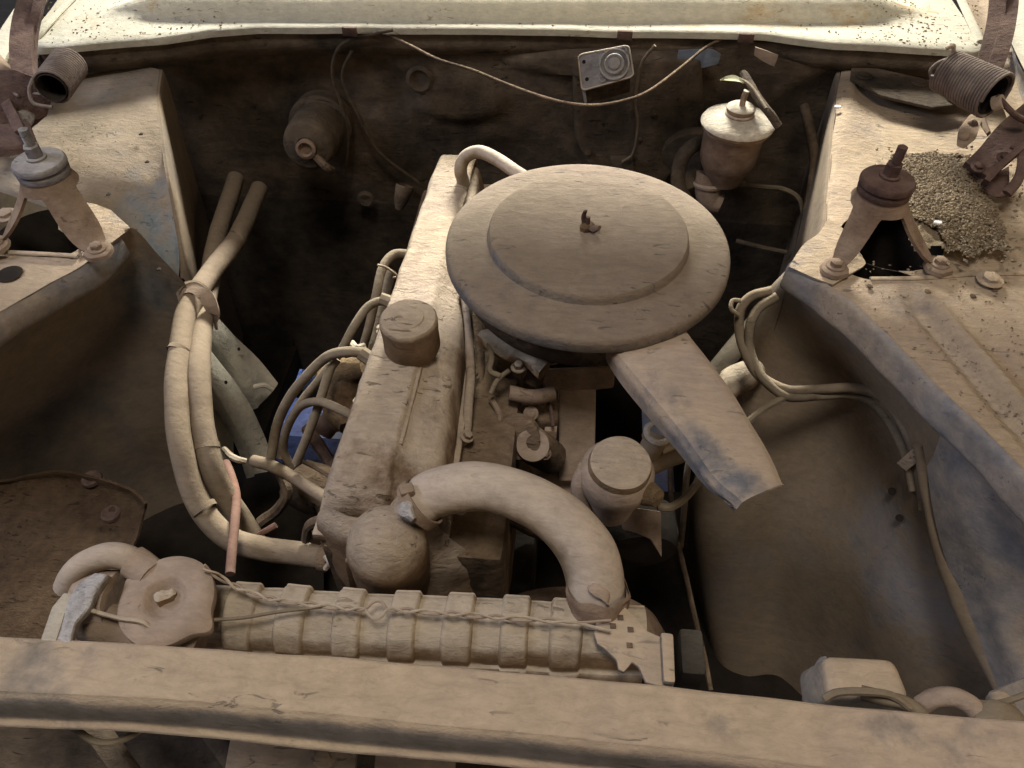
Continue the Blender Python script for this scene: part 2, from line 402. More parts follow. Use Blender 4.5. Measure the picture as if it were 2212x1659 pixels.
# plenum lip under the cowl
g = G()
rws = []
for dy, dz in ((0.0, -0.008), (0.006, -0.016), (0.002, -0.035), (0.018, -0.055), (0.035, -0.06)):
    rws.append([p + Vector((0, dy + 0.003, dz)) for p in e0])
g.loft(rws, 3, 4, 0.0012, 30); g.build("flange_lip", 'dark', cowl)
for (px, py) in ((756, 60), (1350, 68), (1612, 74)):
    p = Z(px, py, cz)
    G().box(p + Vector((0, -0.004, -0.004)), 0.024, 0.006, 0.014, bevel=0.001).build("clip", 'rust', cowl)
# grit lying on the cowl
def scatter(name, mat, pts, smin, smax, label, cat, hfun=None, parent=None, flat=0.5):
    bm = bmesh.new()
    for p in pts:
        s = random.uniform(smin, smax)
        mt = Matrix.Translation(p) @ Matrix.Rotation(random.uniform(0, 6.28), 4, 'Z') @ Matrix.Rotation(random.uniform(-.5, .5), 4, 'X') @ Matrix.Diagonal((s * random.uniform(.7, 1.9), s, s * random.uniform(flat, flat * 1.8), 1))
        vs_ = [mt @ Vector(q) for q in ((1, 0, 0), (0.2, 0.9, 0), (-1, 0.3, 0), (-0.3, -0.9, 0), (0, 0, 0.9), (0, 0, -0.8))]
        v = [bm.verts.new(q) for q in vs_]
        for i in range(4):
            bm.faces.new((v[i], v[(i + 1) % 4], v[4])); bm.faces.new((v[(i + 1) % 4], v[i], v[5]))
    gg = G(); gg.bm.free(); gg.bm = bm
    return gg.build(name, mat, parent, label=label, cat=cat, kind='stuff', sharp=25)
pts = []
while len(pts) < 520:
    u = random.random()
    if random.random() < 0.55: px, py = random.uniform(1850, 2120), random.uniform(0, 105)
    elif random.random() < 0.6: px, py = random.uniform(90, 480), random.uniform(0, 95)
    else: px, py = random.uniform(100, 2100), random.uniform(50, 75)
    p = Z(px, py, cz)
    if p.y < front_y(p.x) + 0.004: continue
    mk = bead_mask(p.x); t = (p.y - bead_y(p.x)) / 0.085
    p.z = cz + 0.0005 + (0.030 * mk * sin(pi * t) ** 0.55 if 0 < t < 1 and mk > 0 else 0)
    pts.append(p)
scatter("grit", 'speck', pts, 0.0007, 0.0021, "dark grit scattered over the cream cowl panel", "grit")

# ------------------------------------------------------------------ outer fenders beyond the cowl ends
fl = thing("fender", "cream left fender edge with its gutter, beyond the left end of the cowl", "fender", (-0.95, 1.1, 0.8), "fenders beside the cowl")
g = G(); g.loft([Z3((-60, 200, .93), (-30, 120, .93), (30, 20, .93), (110, -70, .93)),
                 Z3((-30, 230, .925), (8, 130, .925), (62, 40, .925), (150, -70, .925)),
                 Z3((-24, 232, .905), (16, 132, .905), (72, 44, .905), (160, -66, .905))], 4, 6, .001)
g.build("outer_skin", 'cowl', fl)
g = G(); g.loft([Z3((-20, 260, .895), (20, 150, .90), (78, 60, .905), (170, -60, .905)),
                 Z3((20, 270, .895), (45, 190, .90), (100, 90, .905), (195, -30, .905)),
                 Z3((40, 300, .87), (72, 200, .88), (86, 100, .895), (150, 0, .90))], 4, 6, .002)
g.build("gutter", 'cowl', fl)
g = G(); g.tube(Z3((66, 100, .915), (92, 66, .925), (125, 30, .925), (175, -20, .925)), .006, 8, 5, flat=.7); g.build("weatherstrip", 'cowl', fl)
fr = thing("fender", "cream right fender edge with grit in its gutter, beyond the right end of the cowl", "fender", (0.75, 1.1, 0.8), "fenders beside the cowl")
g = G(); g.loft([Z3((2128, -40, .93), (2170, 60, .93), (2212, 150, .93), (2300, 330, .93)),
                 Z3((2140, -40, .93), (2190, 50, .93), (2235, 140, .93), (2330, 300, .93)),
                 Z3((2240, -40, .95), (2290, 50, .95), (2340, 140, .95), (2430, 300, .95))], 4, 6, .001)
g.build("outer_skin", 'cowl', fr)
g = G(); g.loft([Z3((2070, -40, .92), (2098, 60, .92), (2130, 120, .915), (2155, 200, .90), (2190, 300, .89)),
                 Z3((2100, -40, .915), (2135, 50, .912), (2172, 120, .905), (2200, 190, .895), (2235, 300, .885)),
                 Z3((2126, -40, .925), (2168, 60, .925), (2208, 150, .925), (2250, 220, .925), (2300, 330, .92))], 4, 6, .0015)
g.build("gutter", 'fender', fr)
g = G(); g.tube(Z3((2062, -30, .925), (2090, 30, .925), (2118, 92, .92)), .007, 8, 5, flat=.7); g.build("weatherstrip", 'cowl', fr)
bolt(Z(2173, 116, .915), ZUP, fr, .009, .006, 'bracketpale')

# ------------------------------------------------------------------ hood standing open above (its hinges show in the top corners)
hood = thing("hood", "cream hood standing open above the engine bay, hinged at the cowl", "hood", (-0.12, 1.16, 1.05))
g = G(); g.loft([[Vector((x, 1.15, 1.065 - max(0, abs(x + .12) - .42) * .12)) for x in (-.92, -.64, -.40, -.12, .16, .36, .50)],
                 [Vector((x, 0.95, 1.40)) for x in (-.92, -.64, -.40, -.12, .16, .36, .50)],
                 [Vector((x, 0.72, 1.80)) for x in (-.92, -.63, -.40, -.12, .16, .36, .50)],
                 [Vector((x, 0.62, 2.02)) for x in (-.90, -.62, -.38, -.12, .14, .38, .66)]], 4, 5); g.thick(.012)
g.build("hood_panel", 'hoodm', hood)

# ------------------------------------------------------------------ firewall
fwt = thing("firewall", "dark dust-streaked firewall across the back of the engine bay", "firewall", (-0.1, 1.26, 0.2))
def fwy(x, z):
    y = 1.262 + 0.010 * noise.noise(Vector((x * 5, z * 5, 2)))
    # pressed recesses
    for (cx, cz_, rx, rz, d) in ((-.42, .80, .13, .05, .014), (-.20, .79, .07, .04, -.012), (.43, .72, .10, .12, .014), (-.1, .62, .10, .08, .012), (.02, .86, .12, .02, -.012)):
        q = ((x - cx) / rx) ** 2 + ((z - cz_) / rz) ** 2
        if q < 1.6: y += d * max(0, min(1, (1.6 - q) * 1.2))
    return y
for nm, mt, z0, z1, nk in (("firewall_sheet", 'dark', .56, .905, 40), ("toe_board", 'toe', .06, .56, 24)):
    rows = []
    for k in range(nk + 1):
        z = z0 + (z1 - z0) * k / nk
        rows.append([Vector((x, fwy(x, z), z)) for x in [(-.96 + 1.76 * i / 140) for i in range(141)]])
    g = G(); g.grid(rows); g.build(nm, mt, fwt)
# pressed plenum shapes: heater box on the right of centre, transmission hump
g = G(); fy = 1.235
poly = [Y(1235, 120, fy), Y(1515, 130, fy), Y(1522, 235, fy), Y(1495, 330, fy), Y(1430, 405, fy), Y(1370, 425, fy), Y(1290, 400, fy), Y(1240, 300, fy)]
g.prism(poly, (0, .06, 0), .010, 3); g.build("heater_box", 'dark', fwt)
g = G(); g.prism([Y(1318, 345, 1.222), Y(1368, 345, 1.222), Y(1372, 395, 1.222), Y(1322, 395, 1.222)], (0, .03, 0), .003); g.build("drain_spout", 'dark', fwt)
for q in ((1415, 245), (1380, 300), (1270, 330)):
    bolt(Y(q[0], q[1], 1.234), (0, -1, 0.1), fwt, .004, .004, 'dark')
g = G(); g.lathe([(.022, .0), (.024, .006), (.018, .010), (.012, .004), (.0001, .004)], Y(908, 170, 1.255), (0, -1, .1), 24); g.build("grommet", 'dark', fwt)
g = G(); g.lathe([(.016, .0), (.018, .006), (.012, .010), (.0001, .006)], Y(792, 428, 1.24), (0, -1, .1), 20); g.build("grommet", 'dark', fwt)
# blue-grey painted patch of the plenum seen through the gap
g = G(); g.loft([[Y(1468, 108, 1.24), Y(1530, 105, 1.24), Y(1556, 118, 1.24)], [Y(1462, 150, 1.242), Y(1510, 145, 1.242), Y(1550, 138, 1.242)]], 4, 4, .003, 30); g.thick(.002)
g.build("painted_patch", 'bluepaint', fwt)
g = G(); g.loft([[Y(1632, 100, 1.235), Y(1655, 108, 1.235), Y(1680, 118, 1.235)], [Y(1630, 118, 1.237), Y(1650, 130, 1.237), Y(1672, 142, 1.237)]], 4, 4, .002, 30); g.thick(.002)
g.build("tag_plate", 'bracketpale', fwt)
g = G(); g.lin([[Vector((-1.3, 1.257, .065)), Vector((1.1, 1.257, .065))], [Vector((-1.3, 1.4, .13)), Vector((1.1, 1.4, .13))], [Vector((-1.3, 3.1, .15)), Vector((1.1, 3.1, .15))]], 4, 4); g.build("floor_light_block", 'black', fwt)  # unseen floor sheet added to keep the rear lamp off the ground
# side seals between firewall and fenders, gearbox tunnel
g = G(); g.loft([[Vector((-.42, 1.27, .1)), Vector((-.36, 1.2, .42)), Vector((-.15, 1.17, .52)), Vector((.04, 1.2, .42)), Vector((.10, 1.27, .1))],
                 [Vector((-.38, .98, .1)), Vector((-.32, .96, .34)), Vector((-.15, .95, .42)), Vector((.02, .96, .34)), Vector((.06, .98, .1))]], 6, 6, .004)
g.build("gearbox_tunnel", 'black', fwt)

# ------------------------------------------------------------------ inner fenders
def hole_sheet(g, rows, nu, nv, holes, lump, ls):
    g.loft(rows, nu, nv, lump, ls)
    kill = []; 
    for f in g.bm.faces:
        c = f.calc_center_median()
        for (h, rx, ry) in holes:
            if ((c.x - h.x) / rx) ** 2 + ((c.y - h.y) / ry) ** 2 < 1: kill.append(f); break
    bmesh.ops.delete(g.bm, geom=kill, context='FACES')
    for v in g.bm.verts:
        if v.is_boundary:
            for (h, rx, ry) in holes:
                q = sqrt(((v.co.x - h.x) / rx) ** 2 + ((v.co.y - h.y) / ry) ** 2)
                if 1e-4 < q < 1.7: v.co.x = h.x + (v.co.x - h.x) / q * 1.04; v.co.y = h.y + (v.co.y - h.y) / q * 1.04

# ---- left
LF = thing("inner_fender", "left inner fender with its strut tower, blue-grey paint showing through dust", "inner fender", (-0.7, 0.8, 0.3), "inner fenders at the two sides of the bay")
ridge = Z3((345, 150, .865), (338, 215, .86), (347, 300, .845), (364, 400, .815), (380, 500, .765), (388, 560, .73), (388, 600, .70))
ridge_b = [p + Vector((-.02, 0, .002)) for p in ridge]
outer = [Vector((-1.02, p.y, .875)) for p in ridge]
mid = [Vector((-.84, p.y, .855)) for p in ridge]
mid2 = [Vector((min(p.x - .075, -.66 - max(0, .86 - p.z) * .3), p.y, .858 - (.858 - p.z) * .35)) for p in ridge]
hl = Z(78, 512, .83)
g = G(); hole_sheet(g, [outer, mid, mid2, ridge_b, ridge], 10, 9, [(hl, .062, .050)], .0025, 14)
g.build("rear_apron", 'apron', LF)
g = G(); wl = [ridge]
for (dx, z) in ((.006, -.01), (.004, -.08), (-.004, -.2), (-.01, -.36), (-.02, -.6)):
    wl.append([Vector((p.x + dx, p.y, p.z + z)) for p in ridge])
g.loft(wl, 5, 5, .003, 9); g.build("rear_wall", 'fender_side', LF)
# ledge in front, with plate over the tower
rim = Z3((-200, 810, .835), (0, 673, .835), (90, 622, .835), (187, 567, .835), (277, 487, .835))
rim_t = [p.copy() for p in rim]
g = G()
top_b = Z3((-200, 560, .835), (-80, 548, .835), (20, 544, .835), (150, 550, .837), (235, 465, .838))
g.loft([top_b, [a.lerp(b, .5) + Vector((0, 0, -.001)) for a, b in zip(top_b, rim_t)], rim_t], 7, 8, .0015, 18); g.thick(.003)
g.build("ledge", 'fender', LF)
g = G(); g.tube(Z3((-200, 556, .839), (-60, 544, .839), (20, 545, .839), (100, 549, .839), (168, 553, .839)), .0035, 8, 6, flat=.6)
g.build("hem", 'fender', LF)
# tower plate under the bracket's right feet, sloping inwards
g = G(); g.loft([Z3((150, 440, .842), (196, 438, .842), (240, 453, .842)),
                 Z3((165, 500, .842), (215, 490, .841), (277, 487, .838)),
                 Z3((178, 553, .839), (222, 536, .838), (279, 494, .835))], 6, 6, .0015, 20); g.thick(.003)
g.build("tower_plate", 'fender', LF)
# rim band below the ledge
def dn(ps, z, dx=0, dy=0): return [Vector((p.x + dx, p.y + dy, z)) for p in ps]
g = G(); rb = rim_t[:4] + Z3((262, 515, .825),)
g.loft([dn(rb, .835, .002, -.002), dn(rb, .822, .006, -.005), dn(rb, .800, .004, -.003), dn(rb, .795, -.004, .004)], 4, 8, .0015, 22)
g.build("rim_flange", 'fender_blue', LF)
# tower front wall, concave
top = Z3((-200, 850, .80), (0, 722, .80), (110, 650, .80), (187, 603, .80), (228, 560, .815), (279, 492, .834), (343, 553, .790), (400, 613, .752))
m1 = Z3((-200, 980, .70), (0, 820, .70), (120, 760, .69), (215, 710, .69), (265, 665, .705), (315, 620, .735), (365, 650, .715), (430, 700, .68))
m2 = Z3((-200, 1130, .56), (0, 960, .57), (130, 915, .55), (235, 880, .54), (290, 860, .545), (350, 845, .55), (410, 850, .54), (465, 890, .52))
m3 = Z3((-200, 1350, .38), (0, 1160, .40), (150, 1120, .36), (280, 1080, .34), (335, 1060, .335), (385, 1050, .33), (440, 1050, .33), (500, 1070, .33))
m4 = Z3((-200, 1600, .15), (0, 1400, .20), (180, 1350, .15), (320, 1300, .12), (370, 1280, .12), (430, 1255, .12), (480, 1240, .12), (540, 1240, .12))
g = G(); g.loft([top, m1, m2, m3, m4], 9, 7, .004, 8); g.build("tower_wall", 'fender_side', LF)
# inside of the tower below the hole
g = G(); g.lathe([(.070, 0), (.064, -.04), (.05, -.075), (.0001, -.08)], hl + Vector((0, .012, -.012)), ZUP, 32); g.build("tower_cup", 'black', LF)
for q, z in (((20, 592), .836),):
    G().lathe([(.0001, 0), (.014, .0), (.016, -.001)], Z(q[0], q[1], z) + Vector((0, 0, .0012)), ZUP, 20).build("drain_hole", 'black', LF)
for q, z in (((343, 582), .782), ((318, 350), .852), ((305, 290), .856), ((190, 455), .842), ((235, 420), .85)):
    G().lathe([(.0001, .0015), (.0025, .0012), (.0035, 0)], Z(q[0], q[1], z), ZUP, 10, wob=.4).build("rivet_hole", 'black', LF)
for q in ((12, 466),):
    bolt(Z(q[0], q[1], .858), ZUP, LF, .010, .006, 'bracketpale')
# weld spots on the rim
for q in ((145, 628), (90, 655)):
    G().lathe([(.0001, .003), (.008, .002), (.013, -.001)], Z(q[0], q[1], .80) + Vector((0, -.003, 0)), (.3, -.8, .5), 14, lump=.0012, ls=60).build("weld_spot", 'bracket', LF)
# outer skin added to keep side light out of the bay
g = G(); g.lin([[Vector((-1.03, .0, .86)), Vector((-1.03, 1.3, .9))], [Vector((-1.05, .0, .35)), Vector((-1.05, 1.3, .35))]], 5, 5); g.build("side_light_block", 'fender_side', LF)

# ---- frame members to the right of the hoses (left of the engine)
fb = thing("frame_brace", "pale grey-green boxed brace with small holes running down behind the two heater hoses", "brace", Z(600, 860, .45))
def strip(g, a, b, t, lump=.001):
    n = (Vector(a[1]) - Vector(a[0])).cross(Vector(b[0]) - Vector(a[0]))
    g.loft([a, b], 5, 6, lump, 20)
def rail(name, A, B, lip=.018):
    """flat rail between its two long edges, each edge turned down"""
    A, B = Z3(*A), Z3(*B)
    n = (A[1] - A[0]).cross(B[0] - A[0]).normalized()
    if n.z > 0: n = -n
    u = (B[0] - A[0]).normalized()
    g = G(); g.loft([[p + n * lip - u * .002 for p in A], [p + n * .003 for p in A], [p + u * .004 for p in A], [p.lerp(q, .5) - n * .003 for p, q in zip(A, B)], [p - u * .004 for p in B], [p + n * .003 for p in B], [p + n * lip + u * .002 for p in B]], 3, 7, .0012, 22)
    g.thick(.002); g.build(name, 'steelgrey', fb)
rail("upper_rail", [(430, 640, .70), (500, 715, .63), (555, 770, .575), (600, 825, .53)], [(425, 705, .685), (490, 775, .615), (535, 835, .56), (560, 880, .51)])
rail("lower_rail", [(440, 738, .665), (500, 812, .60), (545, 880, .54), (575, 950, .48), (592, 1010, .44)], [(435, 800, .645), (485, 880, .58), (520, 940, .52), (540, 990, .47), (552, 1030, .43)])
g = G(); g.loft([Z3((440, 850, .6), (470, 880, .56), (497, 926, .52)), Z3((440, 930, .58), (468, 960, .54), (500, 970, .5)), Z3((450, 1010, .55), (478, 1000, .52), (496, 990, .49))], 5, 5, .002, 25); g.thick(.003)
g.build("gusset", 'steelgrey', fb)
for q, z in (((516, 754), .622), ((488, 826), .622)):
    G().disc(Z(q[0], q[1], z), Vector((-.2, -.7, .7)), .0028, 10).build("rivet_hole", 'black', fb)
G().tube(Z3((548, 836, .57), (572, 832, .57), (590, 842, .56)), .004, 8, 5).build("clip", 'steelgrey', fb)

# ---- right
RF = thing("inner_fender", "right inner fender with its strut tower and wide dusty apron, deep bead pressed in it", "inner fender", (0.5, 0.7, 0.3), "inner fenders at the two sides of the bay")
rr = Z3((1826, 100, .87), (1812, 180, .866), (1806, 240, .862), (1795, 330, .855), (1786, 420, .85), (1778, 500, .845), (1735, 545, .84))
def ym(k): return rr[0].y + (Z(1900, 618, .84).y - rr[0].y) * k / 6
r1 = [p + Vector((.022, 0, .003)) for p in rr]
r2 = [Vector((.48, ym(k), .855 - .018 * (k / 6) ** 3)) for k, p in enumerate(rr)]
r3 = [Vector((.66, ym(k), .86 - .018 * (k / 6) ** 3)) for k, p in enumerate(rr)]
r4 = [Vector((.92, ym(k), .87 - .018 * (k / 6) ** 3)) for k, p in enumerate(rr)]
hr = Z(1925, 520, .845)
g = G(); hole_sheet(g, [rr, r1, r2, r3, r4], 10, 9, [(hr, .062, .052)], .0025, 14); g.build("rear_apron", 'fender', RF)
g = G(); wl = [rr]
for (dx, z) in ((-.006, -.012), (-.004, -.1), (.0, -.25), (.01, -.45), (.02, -.65)): wl.append([Vector((p.x + dx, p.y, p.z + z)) for p in rr])
g.loft(wl, 5, 5, .003, 9); g.build("rear_wall", 'fender_side', RF)
G().lathe([(.070, 0), (.064, -.04), (.05, -.075), (.0001, -.08)], hr + Vector((0, .012, -.012)), ZUP, 32).build("tower_cup", 'black', RF)
# front apron: rim line and outer line
rimR = Z3((1714, 566, .838), (1792, 620, .838), (1859, 672, .838), (1926, 738, .838), (1993, 806, .838), (2059, 872, .838), (2126, 930, .838), (2212, 1020, .838), (2330, 1140, .838))
bk = Z3((1800, 575, .842), (1880, 604, .842), (1990, 602, .842), (2100, 594, .842), (2212, 592, .842), (2330, 588, .842), (2450, 600, .842), (2560, 640, .842), (2680, 700, .842))
# grid with pressed bead groove
ga, gb = Z(1968, 655, .838), Z(2330, 1075, .838)
rows = []
NU, NV = 60, 90
R1 = crom(rimR, 12); R2 = crom(bk, 12)
dirg = (gb - ga).normalized(); perp = Vector((-dirg.y, dirg.x, 0))
for i in range(NU + 1):
    r = []
    for j in range(len(R1)):
        p = R1[j].lerp(R2[j], i / NU)
        q = p - ga; s = q.dot(dirg); t = q.dot(perp)
        if s > -.02:
            d = math.exp(-(t / .0095) ** 2) * min(1, max(0, (s + .012) / .03))
            d2 = math.exp(-((t - .019) / .0115) ** 2) * min(1, max(0, (s + .012) / .03))
            p.z += -.009 * d + .013 * d2
        p += noise.noise_vector(p * 16) * .0016
        r.append(p)
    rows.append(r)
g = G(); g.grid(rows); g.build("front_apron", 'fender', RF)
g = G(); g.tube([p + Vector((0, .001, .0005)) for p in bk[1:]], .0035, 8, 6, flat=.5); g.build("hem", 'fender', RF)
g = G(); g.loft([Z3((1705, 575, .838), (1735, 530, .845), (1768, 505, .850), (1790, 470, .855)), Z3((1760, 600, .842), (1780, 560, .846), (1800, 540, .850), (1830, 500, .852)), Z3((1800, 615, .842), (1840, 590, .846), (1870, 570, .847), (1860, 550, .85))], 6, 6, .0015, 20); g.thick(.003)
g.build("tower_plate", 'fender', RF)
g = G()
g.loft([dn(rimR, .840, -.0, 0), dn(rimR, .834, -.006, -.002), dn(rimR, .815, -.008, -.003), dn(rimR, .800, -.008, -.003), dn(rimR, .794, 0, 0)], 4, 8, .0022, 25)
g.build("rim_flange", 'fender_blue', RF)
topR = Z3((1700, 588, .74), (1706, 586, .80), (1759, 668, .80), (1846, 725, .80), (1893, 768, .80), (1942, 815, .80), (1993, 865, .80), (2040, 915, .80), (2110, 980, .80), (2212, 1085, .80), (2330, 1190, .8))
n1 = Z3((1640, 668, .63), (1652, 655, .72), (1715, 745, .70), (1800, 800, .69), (1860, 850, .69), (1905, 900, .69), (1945, 960, .69), (1990, 1020, .70), (2060, 1080, .70), (2160, 1160, .70), (2290, 1250, .7))
n2 = Z3((1570, 838, .50), (1592, 820, .60), (1660, 880, .60), (1745, 930, .585), (1800, 970, .58), (1850, 1020, .58), (1890, 1080, .58), (1940, 1150, .58), (2010, 1220, .58), (2110, 1290, .58), (2240, 1370, .58))
n3 = Z3((1488, 1090, .37), (1506, 1078, .48), (1590, 1100, .48), (1680, 1120, .46), (1745, 1160, .46), (1800, 1210, .46), (1850, 1260, .46), (1900, 1320, .46), (1980, 1400, .46), (2080, 1460, .46), (2200, 1530, .46))
n4 = Z3((1512, 1310, .18), (1526, 1296, .30), (1590, 1330, .30), (1670, 1350, .28), (1740, 1400, .28), (1790, 1450, .28), (1840, 1500, .28), (1890, 1560, .28), (1970, 1640, .28), (2060, 1700, .28), (2170, 1750, .28))
n5 = Z3((1555, 1530, .02), (1566, 1515, .12), (1620, 1560, .12), (1690, 1600, .10), (1750, 1660, .10), (1800, 1700, .10), (1850, 1750, .10), (1900, 1800, .10), (1970, 1880, .10), (2050, 1930, .10), (2150, 2000, .10))
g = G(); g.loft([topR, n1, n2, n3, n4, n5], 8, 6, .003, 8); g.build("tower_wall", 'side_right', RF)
# long vertical bead on the wall
g = G(); g.tube(Z3((1985, 960, .735), (2005, 1060, .685), (2030, 1160, .655), (2072, 1280, .62), (2116, 1390, .585), (2160, 1485, .56)), [.006, .010, .012, .013, .012, .008], 12, 6, lump=.002); g.build("wall_bead", 'fender_side', RF)
g = G(); g.loft([Z3((1990, 950, .735), (2024, 935, .775), (2085, 985, .80), (2170, 1070, .80), (2300, 1190, .80)), Z3((2024, 1140, .675), (2052, 1130, .70), (2110, 1160, .72), (2200, 1220, .72), (2320, 1310, .72)),
                 Z3((2078, 1300, .62), (2104, 1290, .64), (2160, 1320, .655), (2230, 1370, .65), (2330, 1430, .65)), Z3((2150, 1490, .56), (2172, 1480, .58), (2210, 1490, .60), (2270, 1510, .59), (2350, 1550, .59))], 6, 6, .003, 14)
g.build("outer_panel", 'fender_blue', RF)
for q, z in (((1927, 1061), .628), ((1943, 1119), .607)):
    G().disc(Z(q[0], q[1], z), Vector((-.5, -.6, .6)), .005, 14).build("bolt_hole", 'black', RF)
for q, r_ in (((2138, 605), .010), ((2062, 512), .007)): bolt(Z(q[0], q[1], .846), ZUP, RF, r_, .006, 'fender')
for q in ((1879, 619), (2102, 640), (2004, 630), (2148, 627)):
    G().lathe([(.0001, .0015), (.003, .0012), (.004, 0)], Z(q[0], q[1], .842), ZUP, 10, wob=.4).build("rivet_hole", 'grime', RF)
# dark reinforcement plate under the cowl end
g = G(); g.prism(Z3((1835, 175, .872), (1838, 150, .872), (1870, 148, .873), (1990, 175, .873), (2050, 200, .873), (2065, 232, .872), (2010, 238, .872), (1900, 212, .872)), (0, 0, .005), .002); g.build("reinforcement_plate", 'dark', RF)
for q in ((2063, 215), (1985, 180), (1866, 165)): bolt(Z(q[0], q[1], .878), ZUP, RF, .008, .004, 'dark')
g = G(); g.loft([Z3((2126, 440, .80), (2150, 430, .80), (2212, 380, .80), (2280, 350, .8)), Z3((2140, 470, .80), (2170, 500, .8), (2230, 520, .8), (2290, 520, .8))], 5, 5); g.build("painted_floor", 'bluepaint', RF)
g = G(); g.lin([[Vector((.95, .0, .86)), Vector((.95, 1.3, .9))], [Vector((.97, .0, .35)), Vector((.97, 1.3, .35))]], 5, 5); g.build("side_light_block", 'fender_side', RF)  # matching outer skin, added to block light from the right

# crumbled soil on the right fender
def heap(px, py):
    l = 1922 + max(0, py - 380) * .30 + 14 * noise.noise(Vector((py * .03, 1, 0)))
    r = 2095 + (py - 330) * .46 + 16 * noise.noise(Vector((py * .03, 7, 0)))
    t = 330 + 10 * noise.noise(Vector((px * .03, 3, 0))); b_ = 545 + 26 * noise.noise(Vector((px * .025, 5, 0)))
    return max(0, min(1, (px - l) / 40, (r - px) / 30, (py - t) / 30, (b_ - py) / 80))
rows = []
for i in range(46):
    r = []
    for j in range(60):
        px, py = 1890 + j * 6, 315 + i * 6
        h = heap(px, py)
        p = Z(px, py, .860 + .010 * h + (-.006 if h <= 0 else 0))
        p.z += (.0040 * noise.noise(p * 60) + .0030 * noise.noise(p * 140)) * min(1, h * 3)
        r.append(p)
    rows.append(r)
HEAP = G(); vr = HEAP.grid(rows)
bmesh.ops.delete(HEAP.bm, geom=[vr[i][j] for i in range(46) for j in range(60) if heap(1890 + j * 6, 315 + i * 6) <= .01], context='VERTS')
HEAP.build("soil", 'debris', label="mound of dry soil under the crumbs on the right fender apron", cat="soil", kind='stuff')
pts = []
while len(pts) < 7000:
    px = random.uniform(1880, 2210); py = random.uniform(315, 600); h = heap(px, py)
    if h < random.random() ** 3 * .5 and random.random() > .02: continue
    q_ = Z(px, py, .85)
    if ((q_.x - hr.x) / .066) ** 2 + ((q_.y - hr.y) / .056) ** 2 < 1 or py > 585: continue
    pts.append(Z(px, py, .861 + .011 * h + random.random() * .002 + (0 if h > 0 else 0)))
scatter("soil_crumbs", 'debris', pts, 0.0007, 0.0028, "heap of crumbled dry soil lying on the right fender apron", "soil", flat=.6)
pts = [Z(random.uniform(1850, 2210), random.uniform(560, 900), .8425) for _ in range(260)]
def inside(p):
    for q, q2 in zip(rimR, rimR[1:]):
        if min(q.y, q2.y) <= p.y <= max(q.y, q2.y):
            t = (p.y - q.y) / (q2.y - q.y); return p.x > q.x + (q2.x - q.x) * t + .012
    return False
pts = [p for p in pts if inside(p)]
pts += [Z(random.uniform(120, 290), random.uniform(270, 380), .860) for _ in range(70)]
scatter("soil_grains", 'debris', pts, 0.0006, 0.0017, "loose soil grains sprinkled on the fender aprons", "soil")
for q, s, z, lb in (((2024, 482), .005, .876, "small white paint flake on the soil heap, below its middle"), ((2179, 502), .006, .81, "small white flake at the lower right end of the soil heap"), ((1808, 232), .005, .868, "tiny bluish flake on the upper corner of the right fender")):
    G().prism([Z(q[0], q[1], z) + Vector((a * s, b * s, 0)) for a, b in ((-1, -.3), (-.2, -.9), (.8, -.6), (1, .4), (.1, .6), (-.7, .5))], (.001, .0005, .0022), .0005, 1).build("paint_flake", 'flake', label=lb, cat="flake")

